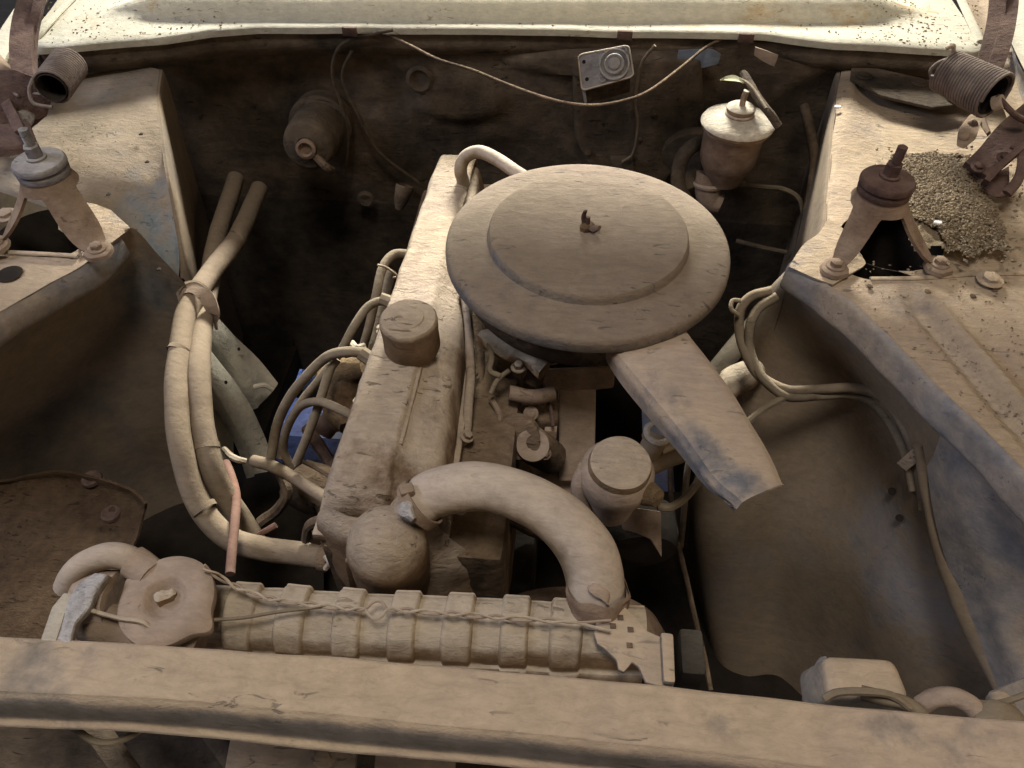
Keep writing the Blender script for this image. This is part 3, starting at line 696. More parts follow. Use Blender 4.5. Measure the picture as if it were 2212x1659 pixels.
# ------------------------------------------------------------------ strut brackets
def strut_bracket(label, top_c, zb, feet_pts, feet_w, mat, washer_mat, r_top=.030):
    """hub and three legs cut out of a flared shell"""
    base = sum((Vector((p.x, p.y, 0)) for p in feet_pts), Vector()) / 3
    bc = Vector((top_c.x, top_c.y, zb))
    t = thing("strut_bracket", label, "strut bracket", bc, "strut brackets on the two towers")
    angs = [atan2(p.y - bc.y, p.x - bc.x) for p in feet_pts]
    rads = [sqrt((p.y - bc.y) ** 2 + (p.x - bc.x) ** 2) for p in feet_pts]
    H = top_c.z - zb
    NA, NT = 144, 22
    rows = []
    for k in range(NT + 1):
        row = []
        for a_ in range(NA):
            a = 2 * pi * a_ / NA - pi
            # leg weight
            best = 0; rad = sum(rads) / 3; wsum = 0; rw = 0
            for an, rd, wd in zip(angs, rads, feet_w):
                d = abs((a - an + pi) % (2 * pi) - pi)
                x = max(0, min(1, (wd + .30 - d) / .55)); x = x * x * (3 - 2 * x)
                best = max(best, x)
                wgt = math.exp(-(d / .7) ** 2); wsum += wgt; rw += rd * wgt
            rad = rw / wsum
            tmax = .24 + .76 * best ** .9
            tt = k / NT * tmax
            r = r_top * .82 + (rad - r_top * .82) * (tt ** 1.45)
            z = H * (1 - tt) 
            if tt > .93: r += (tt - .93) * .05
            row.append(bc + Vector((cos(a) * r, sin(a) * r, z)))
        rows.append(row)
    g = G(); g.grid(rows, closed_v=True); g.thick(-.004)
    g.build("bracket_shell", mat, t, sharp=50)
    for p, an in zip(feet_pts, angs):
        o = p + Vector((cos(an) * .010, sin(an) * .010, 0))
        G().lathe([(.0001, .004), (.014, .004), (.017, .002), (.018, -.003)], Vector((o.x, o.y, zb)), ZUP, 20, wob=.2).build("foot", mat, t)
        bolt(Vector((o.x, o.y, zb + .004)), ZUP, t, .0075, .007, mat)
    rt_ = r_top
    w_ = G().lathe([(rt_ * .9, -.004), (rt_ * 1.0, -.002), (rt_ * 1.02, .004), (rt_ * .98, .006), (rt_ * .93, .0065), (rt_ * .98, .0075), (rt_ * 1.05, .010), (rt_ * 1.05, .014), (rt_ * .98, .017), (rt_ * .5, .019), (rt_ * .3, .020), (.0001, .020)],
                   top_c, ZUP, 48).build("rubber_washer", washer_mat, t)
    tc_ = top_c + Vector((0, 0, .019))
    G().lathe([(.012, 0), (.012, .003), (.011, .004), (.0001, .004)], tc_, ZUP, 24).build("washer", washer_mat, t)
    G().lathe([(.0095, 0), (.0095, .013), (.008, .0145), (.0001, .0145)], tc_ + Vector((0, 0, .004)), ZUP, 6).build("nut", washer_mat, t)
    pr = []
    for i in range(14): pr += [(.0058, .018 + i * .0016), (.0048, .0188 + i * .0016)]
    G().lathe(pr + [(.0001, .041)], tc_, Vector((.03, 0, 1)), 14).build("stud", washer_mat, t)
    return t
zb = .848
strut_bracket("left strut bracket, dusty three-legged tripod with a pale rubber washer and stud", Z(95, 372, .925), zb,
              [Z(8, 525, zb), Z(205, 535, zb), Z(135, 415, zb)], [.18, .40, .16], 'bracket', 'zinc')
strut_bracket("right strut bracket, rusty three-legged tripod beside the crumbled soil", Z(1909, 412, .930), zb,
              [Z(1812, 572, zb), Z(2008, 570, zb), Z(1925, 455, zb)], [.34, .24, .14], 'bracket', 'rust')

# ------------------------------------------------------------------ hood hinges
def coil(g, a, b, r, wire, turns, r2=None):
    ax = (b - a).normalized(); u = ax.cross(ZUP).normalized(); v = ax.cross(u)
    n = int(turns * 18); pts_ = []
    r2 = r2 or r
    for i in range(n + 1):
        t = i / n; an = 2 * pi * turns * t; rr_ = r + (r2 - r) * t
        pts_.append(a.lerp(b, t) + (u * cos(an) + v * sin(an)) * rr_)
    g.tube(pts_, wire, 6, 1, True)
    return pts_
# right
HR = thing("folding_hinge", "right hood hinge, rusty twin bars and riveted brackets at the upper right corner", "hinge", Z(2110, 330, .86), "hood hinges at the rear corners")
def bar(pts_, w_, th, mat, parent, name="hinge_arm", nrm=None, n=6):
    pts_ = [Vector(p) for p in pts_]; c = crom(pts_, n) if len(pts_) > 2 else [pts_[0].lerp(pts_[1], i / 6) for i in range(7)]
    g = G(); A, Bq = [], []
    for i, p in enumerate(c):
        t = (c[min(i + 1, len(c) - 1)] - c[max(i - 1, 0)]).normalized()
        side = t.cross(Vector(nrm) if nrm else (p - CAM).normalized()).normalized()
        N = side.cross(t).normalized()
        A.append([p + side * w_ / 2 + N * th / 2, p + side * w_ / 2 * .8 + N * (th / 2 + .001), p - side * w_ / 2 * .8 + N * (th / 2 + .001), p - side * w_ / 2 + N * th / 2, p - side * w_ / 2 - N * th / 2, p + side * w_ / 2 - N * th / 2])
    vr = g.grid(A, closed_v=True); g.bm.faces.new(vr[0]); g.bm.faces.new(list(reversed(vr[-1])))
    return g.build(name, mat, parent)
NX = Vector((.35, .85, -.4))
bar(Z3((2120, 160, .945), (2140, 90, .97), (2152, 30, .99), (2158, -50, 1.02)), .021, .006, 'rust', HR, nrm=NX)
bar(Z3((2142, 165, .95), (2168, 90, .975), (2181, 20, .995), (2186, -60, 1.02)), .020, .006, 'rust', HR, nrm=NX)
bar(Z3((2108, 372, .875), (2140, 340, .885), (2180, 292, .90), (2240, 240, .915)), .038, .010, 'rust', HR, "channel", nrm=(0, .3, -.95))
bar(Z3((2128, 395, .885), (2165, 355, .90), (2230, 300, .92)), .008, .014, 'rust', HR, "channel_flange", nrm=(0, .3, -.95))
g = G(); g.prism(Z3((2066, 315, .90), (2070, 280, .90), (2095, 248, .905), (2112, 245, .905), (2120, 262, .905), (2108, 300, .90), (2082, 322, .898)), (.004, .008, -.004), .0015); g.build("rivet_plate", 'bracket', HR)
for q in ((2082, 296), (2100, 268)): G().lathe([(.0001, .006), (.004, .0055), (.0065, .003), (.007, 0)], Z(q[0], q[1], .902), (.1, -.5, .8), 16).build("rivet", 'bracket', HR)
g = G(); g.prism(Z3((2092, 232, .905), (2108, 224, .91), (2122, 240, .91), (2138, 282, .905), (2130, 290, .90), (2112, 262, .90)), (.006, .004, -.006), .001); g.build("latch_plate", 'bracket', HR)
g = G(); g.tube(Z3((2188, 315, .91), (2205, 325, .91), (2208, 355, .905), (2198, 390, .895), (2175, 418, .885)), .0065, 10, 6, flat=.6); g.build("hook", 'rust', HR)
g = G(); g.loft([Z3((2100, 380, .87), (2130, 385, .87), (2180, 360, .87)), Z3((2118, 400, .865), (2140, 420, .865), (2180, 415, .865)), Z3((2130, 408, .86), (2150, 425, .86), (2175, 425, .86))], 5, 5, .001); g.thick(.003); g.build("base_plate", 'rust', HR)
for q, z in (((2168, 342), .90), ((2112, 362), .89)): bolt(Z(q[0], q[1], z), (0, -.3, .95), HR, .006, .006, 'rust')
SR = thing("coil_spring", "right coil spring of the hood hinge, long dark coil with an open end", "spring", Z(2100, 185, .93), "coil springs of the hood hinges")
a, b = Z(2043, 153, .955), Z(2152, 208, .955)
g = G(); cp = coil(g, a, b, .0265, .0023, 19, .0295); g.build("coil", 'spring', SR)
G().lathe([(.0001, .004), (.019, .004), (.0235, .003), (.0255, (b - a).length - .004), (.023, (b - a).length - .003), (.019, .001)], a, b - a, 24).build("inner_sleeve", 'black', SR)
G().tube([a + Vector((0, -.005, .02)), a + Vector((-.012, 0, .012)), a + Vector((-.020, 0, 0)), a + Vector((-.014, -.004, -.012))], .0028, 8, 5).build("hook", 'spring', SR)
G().tube([a + Vector((.0, 0, .024)), a + Vector((-.004, 0, .034)), a + Vector((-.012, 0, .030))], .0028, 8, 5).build("hook", 'bracketpale', SR)
G().tube([b, b + Vector((.010, -.008, -.006)), b + Vector((.03, -.01, -.02)), b + Vector((.05, -.005, -.03))], .004, 8, 5).build("hook", 'rust', SR)
G().lathe([(.0001, .012), (.009, .011), (.010, 0)], b + Vector((.001, -.001, -.010)), Vector((.5, -.4, .5)), 16).build("pin", 'bracketpale', SR)
# left
HL = thing("folding_hinge", "left hood hinge, broad curved rusty bar at the upper left corner", "hinge", Z(50, 250, .88), "hood hinges at the rear corners")
bar(Z3((62, 200, .93), (50, 150, .94), (46, 100, .955), (52, 50, .97), (66, 0, .99), (78, -50, 1.01)), .030, .007, 'rust', HL, nrm=(-.3, .85, -.4))
bar(Z3((70, 195, .925), (68, 140, .935), (70, 80, .955), (82, 20, .98), (95, -40, 1.0)), .012, .012, 'rust', HL, nrm=(-.3, .85, -.4))
bar(Z3((-20, 180, .92), (10, 215, .92), (28, 250, .92), (44, 282, .915)), .014, .006, 'rust', HL, "link", nrm=(0, .5, -.8))
g = G(); g.loft([Z3((-20, 240, .90), (20, 250, .90), (60, 262, .90)), Z3((-20, 300, .90), (30, 305, .895), (75, 300, .895)), Z3((-20, 340, .88), (40, 335, .88), (85, 325, .88))], 5, 5, .003, 20); g.thick(.004); g.build("base_plate", 'rust', HL)
G().lathe([(.0001, .0), (.016, .0), (.019, .004), (.017, .020), (.012, .028), (.006, .031), (.0001, .031)], Z(52, 268, .885), (-.2, -.15, 1), 18, lump=.002, ls=40).build("rubber_buffer", 'zinc', HL)
g = G(); g.prism(Z3((-60, 150, .95), (30, 150, .955), (95, 175, .945), (110, 215, .91), (100, 250, .88), (40, 300, .87), (-60, 330, .87)), (-.004, .008, -.004), .002); g.build("mount_shade_plate", 'rust', HL)  # hinge mount plate, put in large to shade the apron beside it
g = G(); g.tube(Z3((-20, 120, .92), (0, 150, .92), (20, 175, .92), (35, 190, .92)), .014, 10, 5); g.build("pivot", 'bracket', HL)
SL = thing("coil_spring", "left coil spring of the hood hinge, short dusty coil seen end-on", "spring", Z(130, 160, .93), "coil springs of the hood hinges")
a, b = Z(150, 137, .95), Z(116, 183, .95)
b = a + (b - a).normalized() * .070
g = G(); coil(g, a, b, .0225, .0020, 15, .0225); g.build("coil", 'spring', SL)
G().lathe([(.0001, .003), (.0185, .002), (.0195, .002), (.0195, .07), (.0185, .072), (.0185, 0)], a, b - a, 24).build("inner_sleeve", 'black', SL)
G().tube([b + Vector((-.02, .0, .012)), b + Vector((-.026, -.01, .0)), b + Vector((-.022, -.018, -.014)), b + Vector((.0, -.016, -.02))], .0026, 8, 5).build("hook", 'spring', SL)
G().tube(Z3((150, 190, .93), (100, 202, .93), (60, 200, .93), (30, 190, .93), (24, 196, .93), (40, 208, .93)), .002, 6, 6).build("hook_wire", 'spring', SL)

# ------------------------------------------------------------------ things on the firewall
# wiper relay
rc = thing("control_box", "grey metal control box with a round knob hung on the firewall under the cowl", "control box", Y(1305, 210, 1.16))
p00, p10, p11, p01 = Y(1249, 119, 1.185), Y(1358, 98, 1.185), Y(1369, 165, 1.155), Y(1257, 196, 1.155)
nrm = (p10 - p00).cross(p01 - p00).normalized()
if nrm.dot(CAM - p00) < 0: nrm = -nrm
def quadpt(u, v): return (p00.lerp(p10, u)).lerp(p01.lerp(p11, u), v)
def roundquad(r=.12):
    out = []
    for (cu, cv, a0) in ((r, r, 180), (1 - r, r, 270), (1 - r, 1 - r, 0), (r, 1 - r, 90)):
        for k in range(5):
            a = radians(a0 + k * 22.5); out.append(quadpt(cu + r * cos(a), cv + r * sin(a)))
    return out
G().prism(roundquad(.10), -nrm * .003, .0008).build("face_plate", 'zinc', rc)
G().tube(crom(roundquad(.10), 1, True) + [roundquad(.10)[0]], .0016, 6, 1).build("face_rim", 'plastic', rc)
inner = [quadpt(.5 + (u - .5) * .9, .5 + (v - .5) * .9) - nrm * .0032 for u, v in ((0, 0), (1, 0), (1, 1), (0, 1))]
G().prism(inner, -nrm * .022 + Vector((.0, -.004, -.022)), .003).build("housing", 'grime', rc)
kc = quadpt(.68, .50)
G().lathe([(.022, .0), (.0225, .005), (.021, .0065), (.0165, .004), (.015, .004), (.015, .009), (.0135, .0115), (.0095, .010), (.009, .013), (.006, .0145), (.0001, .0145)], kc, nrm, 36).build("knob", 'zinc', rc)
G().lathe([(.0205, .0062), (.0215, .0078), (.0228, .0072), (.0230, .0055)], kc, nrm, 36).build("knob_ring", 'white', rc)
G().lathe([(.0125, .0105), (.0138, .0122), (.0150, .0108), (.0155, .0085)], kc, nrm, 36).build("knob_ring", 'white', rc)
for u, v in ((.88, .12), (.42, .83)): G().lathe([(.0055, 0), (.0055, .003), (.0035, .003), (.003, .001), (.0001, .001)], quadpt(u, v), nrm, 18).build("screw", 'zinc', rc)
for u, v in ((.1, .22), (.12, .72), (.78, .15)): G().disc(quadpt(u, v) + nrm * .0004, nrm, .003, 12).build("screw_hole", 'black', rc)
G().prism([quadpt(-.01, .8), quadpt(.06, .8), quadpt(.06, 1.35) - nrm * .012, quadpt(0.01, 1.4) - nrm * .012], -nrm * .003, .0006).build("side_tab", 'zinc', rc)

# brake fluid reservoir
rs = thing("fluid_reservoir", "brake fluid reservoir with a pale dusty lid, standing at the firewall on the right", "reservoir", Z(1570, 395, .745))
ax_top = Z(1594, 262, .845); xb = ax_top.copy()
bx, by_ = ax_top.x, ax_top.y
def RZ(prof, mat, name, seg=48, off=(0, 0), **k): return G().lathe(prof, (bx + off[0], by_ + off[1], 0), ZUP, seg, **k).build(name, mat, rs)
RZ([(.0001, .858), (.018, .858), (.036, .853), (.047, .850), (.0535, .847), (.0560, .843), (.0545, .838), (.0485, .838), (.050, .834), (.0495, .831), (.046, .831)], 'plastic', "lid")
RZ([(.0215, .854), (.0225, .857), (.0215, .860), (.0205, .861), (.0215, .864), (.0215, .868), (.019, .870), (.010, .871), (.0001, .871)], 'plastic', "lid_neck", 36)
G().tube([Vector((bx + .001, by_, .868)), Vector((bx + .001, by_ + .002, .880)), Vector((bx + .003, by_ + .003, .893))], [.0048, .0046, .005], 10, 5).build("vent_nipple", 'plastic', rs)
RZ([(.0465, .834), (.0455, .800), (.0445, .782), (.041, .772), (.031, .752), (.027, .740), (.0001, .738)], 'bracket', "cup", off=(-.002, 0))
el = [Vector((bx - .022, by_ + .005, .748)), Vector((bx - .024, by_ - .004, .725)), Vector((bx - .016, by_ - .01, .708)), Vector((bx + .0, by_ - .014, .703))]
G().tube(el, [.024, .021, .019, .016], 20, 5).build("elbow", 'bracket', rs)
G().lathe([(.0235, 0), (.025, .004), (.0235, .008)], el[1] + Vector((0, 0, .004)), Vector((0, .3, 1)), 28).build("hose_ring", 'bracketpale', rs)
G().tube(Z3((1596, 398, .705), (1650, 404, .70), (1690, 408, .695), (1722, 425, .69), (1734, 455, .68), (1735, 500, .66), (1728, 545, .64)), .0045, 8, 6).build("outlet_pipe", 'wire', rs)
G().lathe([(.006, 0), (.007, .003), (.007, .012), (.006, .014)], Z(1592, 398, .705), Vector((1, .05, 0)), 8).build("union_nut", 'wire', rs)
mc = thing("master_cylinder", "dark master cylinder mounted on the firewall below the fluid reservoir", "cylinder", Z(1530, 400, .68))
G().lathe([(.05, 0), (.055, .01), (.052, .02), (.03, .03), (.026, .10), (.02, .11), (.0001, .11)], Vector((bx - .04, 1.25, .72)), (0, -1, -.25), 32).build("cylinder_body", 'dark', mc)
G().tube(Z3((1540, 150 + 145, .78), (1480, 330, .77), (1465, 400, .72), (1500, 455, .68)), .012, 10, 6).build("push_rod_boot", 'dark', mc)

# dark cylinder on the left of the firewall
dc = thing("vacuum_canister", "dark round canister with a central nipple fixed low on the firewall at left", "canister", Y(670, 350, 1.16))
a = Y(663, 318, 1.135); b = Y(700, 262, 1.26)
axv = (b - a)
ln = axv.length
G().lathe([(.0001, .004), (.014, .002), (.018, -.004), (.022, .0), (.036, .002), (.042, .008), (.044, .02), (.043, .03), (.045, .034), (.045, .05), (.047, ln * .7), (.056, ln * .75), (.056, ln)], a, axv, 40).build("canister_body", 'dark', dc)
G().lathe([(.016, 0), (.017, -.010), (.012, -.012), (.010, -.004), (.0001, -.004)], a + Vector((0, 0, 0)), axv, 24).build("nipple", 'bracket', dc)
G().tube([a + Vector((.012, -.004, -.014)), a + Vector((.03, -.01, -.03)), a + Vector((.035, .0, -.042))], .007, 8, 5).build("pipe_stub", 'grime', dc)

# cables along the firewall
def cable(name, label, pts_, r, mat, cat="cable", group=None, seg=8, n=7, parent=None, lump=0.0):
    return G().tube(pts_, r, seg, n, lump=lump, ls=40).build(name, mat, parent, label=label, cat=cat, group=group)
pz = [(797, 64), (840, 77), (886, 98), (946, 128), (1020, 151), (1086, 178), (1156, 204), (1222, 222), (1289, 227), (1356, 215), (1406, 194), (1472, 145), (1522, 104), (1556, 87), (1606, 79)]
cable("hanging_cable", "thin brown cable sagging across the firewall below the control box", [Z(x, y, .905 if 820 < x < 1590 else .912) for x, y in pz], .0023, 'grime')
cable("firewall_wire", "dark wire hanging down the firewall beside the round canister", [Y(x, y, 1.225) for x, y in ((850, 64), (760, 85), (728, 110), (718, 160), (735, 220), (752, 290), (745, 375))], .003, 'dark')
cable("firewall_wire", "second dark wire bending from the cowl towards the valve cover", [Y(x, y, 1.228) for x, y in ((760, 110), (740, 170), (780, 260), (820, 330), (905, 395))], .003, 'dark')
cable("firewall_wire", "pale wire hanging below the control box on its right", [Y(x, y, 1.215) for x, y in ((1415, 98), (1385, 140), (1372, 220), (1378, 270), (1368, 330), (1345, 350))], .0028, 'wire')
cable("wire_loom", "taped wire loom behind the fluid reservoir", [Z(x, y, z) for x, y, z in ((1605, 160, .885), (1622, 185, .885), (1640, 215, .88), (1662, 245, .875), (1682, 272, .86))], .0062, 'dark', "loom", lump=.0015)
cable("twig", "dry twig lying over the loom above the fluid reservoir", Z3((1570, 168, .897), (1600, 172, .898), (1625, 190, .897), (1655, 235, .89)), .0025, 'wire', "twig")
g = G()
lc = Z3((1556, 172, .90), (1572, 169, .902), (1592, 170, .902), (1606, 178, .90))
side = Vector((0, 1, .2)).normalized()
g.loft([[p + side * w_ for p, w_ in zip(lc, (0, .006, .007, .001))], [p + Vector((0, 0, -.0015)) for p in lc], [p - side * w_ for p, w_ in zip(lc, (0.0004, .005, .006, .001))]], 3, 5); g.thick(.0006)
g.build("dry_leaf", 'leaf', label="pale dry leaf caught above the fluid reservoir", cat="leaf")
G().lathe([(.015, 0), (.016, .005), (.012, .03), (.006, .045), (.0001, .046)], Y(875, 400, 1.14), (-.3, -.5, -1), 18, lump=.002).build("sender_unit", 'grime', label="dusty sender unit with a wire behind the valve cover, left of it", cat="sender")

# ------------------------------------------------------------------ engine
EN = thing("engine", "dust-caked engine with a long valve cover down the middle of the bay", "engine", (-.13, .75, .25))
# valve cover: plateau, side shoulder and base flange
ysec = [.418, .428, .445, .475, .52, .60, .70, .82, .94, 1.04, 1.072, 1.082]
def vsec(y, i):
    t = (y - .44) / .6
    xl = -.240 + .024 * t; xp = -.168 + .010 * t; xr = -.112 - .022 * t
    if y > .70: xr = -.120 - .02 * t
    zt = .800
    if i == 0: return [Vector((xl + .004, y, .735)), Vector((xl + .006, y, .738)), Vector((xl + .01, y, .74)), Vector((xp, y, .742)), Vector((xp + .01, y, .741)), Vector((xr, y, .738)), Vector((xr, y, .735))]
    e_ = {1: .030, 2: .012, 3: .002, len(ysec) - 2: .006, len(ysec) - 1: .05}.get(i, 0)
    zt -= e_
    return [Vector((xl - .002, y, .735)), Vector((xl, y, min(.77, zt - .004))), Vector((xl + .009, y, zt - .003)), Vector((xl + .022, y, zt)), Vector((xp - .012, y, zt)), Vector((xp - .002, y, zt - .001)), Vector((xp + .007, y, zt - .009)),
            Vector((xr - .020, y, zt - .017)), Vector((xr - .006, y, zt - .026)), Vector((xr, y, zt - .045)), Vector((xr + .002, y, .735))]
secs = [vsec(y, i) for i, y in enumerate(ysec[1:], 1)]
rows = [crom(s, 4) for s in secs]
cols = [crom([rows[i][j] for i in range(len(rows))], 8) for j in range(len(rows[0]))]
gr = [[cols[j][i] for j in range(len(cols))] for i in range(len(cols[0]))]
for r in gr:
    for p in r:
        if p.z > .745: p += noise.noise_vector(p * 28) * .0022 + noise.noise_vector(p * 90) * .0007
g = G(); vr = g.grid(gr); g.bm.faces.new(vr[0]); g.bm.faces.new(list(reversed(vr[-1])))
VC = g.build("valve_cover", 'engine', EN, sharp=70)
# bead along the right edge of the plateau
G().tube([Vector((-.166, .50, .792)), Vector((-.164, .56, .7925)), Vector((-.163, .62, .792))], .0035, 8, 5, lump=.001).build("edge_rib", 'engine', VC)
# seam flange around
g = G(); g.prism([Vector((-.252, .415, .722)), Vector((-.104, .415, .722)), Vector((-.110, .70, .722)), Vector((-.125, 1.085, .722)), Vector((-.226, 1.085, .722))], (0, 0, .014), .003); g.build("cover_flange", 'engine', EN)
# front end below the cover: knobbly casting
g = G(); g.loft([[Vector((-.236, .428, .775)), Vector((-.20, .415, .778)), Vector((-.15, .415, .778)), Vector((-.12, .43, .77))],
                 [Vector((-.246, .420, .74)), Vector((-.20, .400, .745)), Vector((-.14, .400, .745)), Vector((-.10, .42, .74))],
                 [Vector((-.244, .418, .66)), Vector((-.20, .395, .66)), Vector((-.12, .395, .66)), Vector((-.06, .42, .66))],
                 [Vector((-.24, .42, .45)), Vector((-.20, .40, .45)), Vector((-.12, .40, .45)), Vector((-.04, .42, .45))]], 7, 7, .005, 26); g.build("timing_cover", 'engine', EN)
g = G(); g.box((-.145, .75, .60), .20, .68, .24, bevel=.012); g.build("cylinder_head", 'grime', EN)
g = G(); g.box((-.13, .74, .38), .23, .68, .24, bevel=.015); g.build("engine_block", 'black', EN)
# oil filler cap
oc = Z(882, 687, .848)
OC = G().lathe([(.031, -.052), (.0335, -.045), (.033, -.025), (.034, -.008), (.0335, -.003), (.031, .0), (.018, .001), (.017, .0022), (.0001, .0022)], oc, (0, -.04, 1), 48, lump=.0008, ls=30)
OC.build("oil_filler_cap", 'engine', EN)
# thermostat housing
th = Z(836, 1182, .757)
G().lathe([(.0001, .046), (.016, .044), (.030, .034), (.039, .018), (.042, .0), (.042, -.03), (.044, -.05), (.044, -.10)], th, (.05, -.22, 1), 40, lump=.0015, ls=20).build("thermostat_housing", 'engine', EN, label="rounded dome-like thermostat housing")
G().prism([th + Vector((-.052, .0, -.04)), th + Vector((-.042, .03, -.01)), th + Vector((-.035, .045, .02)), th + Vector((-.048, .035, -.10)), th + Vector((-.055, .0, -.10))], (.02, .004, 0), .004).build("cover_ear", 'engine', EN)
G().tube(Z3((868, 1140, .762), (888, 1108, .782), (908, 1086, .796)), [.024, .022, .0215], 20, 6, lump=.001).build("outlet_neck", 'engine', EN)
# side bracket loop at left of thermostat
G().tube(Z3((660, 1165, .62), (668, 1135, .65), (700, 1122, .67), (740, 1122, .68)), .007, 8, 6, flat=.8).build("lifting_eye", 'grime', EN)
g = G(); g.loft([Z3((665, 1150, .63), (700, 1135, .65), (740, 1130, .66)), Z3((680, 1180, .60), (710, 1180, .61), (745, 1180, .62))], 4, 4, .002); g.thick(.003); g.build("side_plate", 'grime', EN)
# water pump, pulley and clutter ahead of the block
G().lathe([(.075, 0), (.08, .006), (.076, .010), (.070, .008), (.066, .016), (.04, .018), (.03, .03), (.022, .05), (.0001, .05)], Vector((-.07, .415, .56)), (0, -1, .0), 40).build("pulley", 'black', EN)
G().tube(Z3((940, 1180, .66), (985, 1185, .66), (1010, 1200, .65)), [.026, .022, .018], 16, 5, lump=.003).build("pump_housing", 'grime', EN)
G().tube(Z3((1040, 1190, .62), (1020, 1150, .64), (1050, 1100, .64)), [.010, .012, .008], 10, 5, lump=.003).build("sender", 'grime', EN)
for q in ((1015, 1172, .66), (1030, 1215, .63), (985, 1150, .67)): bolt(Z(*q), (0, -.6, .8), EN, .008, .008, 'grime')
# right side of the head: pipe runs, exhaust/intake manifold, carburettor, bracket post
g = G(); g.tube(Z3((1030, 700, .74), (1035, 800, .72), (1025, 900, .70), (1012, 1000, .68)), .008, 10, 6); g.build("vacuum_pipe", 'grime', EN)
g = G(); g.loft([Z3((1000, 640, .76), (1060, 690, .74), (1120, 740, .72)), Z3((1000, 800, .73), (1070, 800, .70), (1140, 800, .68)), Z3((1010, 1000, .66), (1080, 1010, .62), (1200, 1010, .58)), Z3((980, 1150, .55), (1080, 1150, .52), (1200, 1150, .50))], 6, 6, .004, 18); g.build("manifold_side", 'grime', EN)
# post with flange head
post = [Z(1208, 830, .70), Z(1288, 832, .70), Z(1285, 1040, .60), Z(1205, 1040, .60)]
nv_ = (post[1] - post[0]).cross(post[3] - post[0]).normalized()
if nv_.z > 0: nv_ = -nv_
G().prism(post, nv_ * .025, .004).build("bracket_post", 'bracketpale', EN)
G().prism(Z3((1165, 800, .72), (1330, 792, .735), (1326, 838, .72), (1290, 842, .715), (1205, 842, .71), (1170, 838, .71)), nv_ * .02, .003).build("post_flange", 'bracket', EN)
G().prism(Z3((1080, 985, .62), (1200, 1000, .60), (1210, 980, .60), (1285, 985, .60), (1285, 1100, .55), (1090, 1060, .57)), nv_ * .012, .003).build("support_plate", 'bracketpale', EN)
g = G(); g.box(Z(1135, 915, .655), .085, .06, .085, rz=.1, bevel=.010, seg=3); g.build("carburettor_body", 'grime', EN)
G().lathe([(.028, 0), (.030, .006), (.028, .012), (.01, .014), (.0001, .014)], Z(1120, 940, .70), (-.1, -.8, .6), 28, lump=.002).build("carburettor_cover", 'grime', EN)
bolt(Z(1147, 893, .715), (0, -.7, .7), EN, .006, .004, 'bracket')
G().box(Z(1190, 925, .66), .016, .05, .05, bevel=.002).build("throttle_plate", 'bracketpale', EN)
G().tube(Z3((1160, 770, .76), (1160, 800, .745), (1150, 830, .73)), .012, 10, 4).build("choke_tube", 'grime', EN)
# linkage showing bright between filter and cover
G().tube(Z3((1050, 730, .775), (1085, 750, .78), (1140, 775, .775), (1175, 800, .77)), .013, 10, 5, lump=.004, ls=60).build("fuel_gallery", 'tank', EN)
G().tube(Z3((1052, 725, .785), (1062, 770, .78), (1058, 800, .77), (1080, 812, .765)), .0035, 8, 5).build("link_rod", 'wire', EN)
G().tube(Z3((1100, 800, .765), (1075, 820, .76), (1060, 850, .75)), .003, 8, 5).build("link_rod", 'wire', EN)
bolt(Z(1192, 775, .77), ZUP, EN, .007, .010, 'tank'); bolt(Z(1120, 795, .77), ZUP, EN, .006, .008, 'tank')
for q in ((1092, 868, .71), (1172, 868, .715), (1095, 985, .69), (1178, 980, .69)): bolt(Z(*q), (0, -.6, .8), EN, .005, .006, 'bracket')
G().tube(Z3((1060, 860, .73), (1080, 900, .72), (1075, 950, .70), (1095, 1000, .68)), .004, 8, 5).build("fuel_pipe", 'bracket', EN)
G().tube(Z3((1100, 850, .74), (1150, 858, .735), (1195, 850, .73)), .010, 12, 5, lump=.002).build("throttle_shaft", 'bracket', EN)
G().lathe([(.0001, .004), (.007, .003), (.012, .006), (.020, .006), (.022, .0), (.022, -.02)], Z(1150, 960, .70), (.1, -.7, .7), 24, lump=.001).build("diaphragm_cover", 'bracketpale', EN)
G().tube(Z3((1000, 620, .785), (1012, 700, .77), (1016, 800, .755), (1010, 900, .735), (1000, 980, .71)), .006, 10, 5, lump=.001).build("breather_pipe", 'engine', EN)
for yy in (.50, .60, .70): G().tube([Vector((-.07, yy, .70)), Vector((-.03, yy, .68)), Vector((.0, yy + .01, .64))], [.022, .024, .022], 14, 5, lump=.003).build("intake_runner", 'grime', EN)
for yy in (.46, .56, .66): bolt(Vector((-.098 - (yy - .46) * .05, yy, .737)), (.5, 0, 1), EN, .0055, .007, 'engine')
for yy in (.47, .60, .73): bolt(Vector((-.243 + (yy - .47) * .02, yy, .737)), (-.5, 0, 1), EN, .0055, .007, 'engine')
G().tube(Z3((1165, 815, .735), (1185, 860, .72), (1195, 920, .70)), .0025, 6, 5).build("return_spring", 'rust', EN)
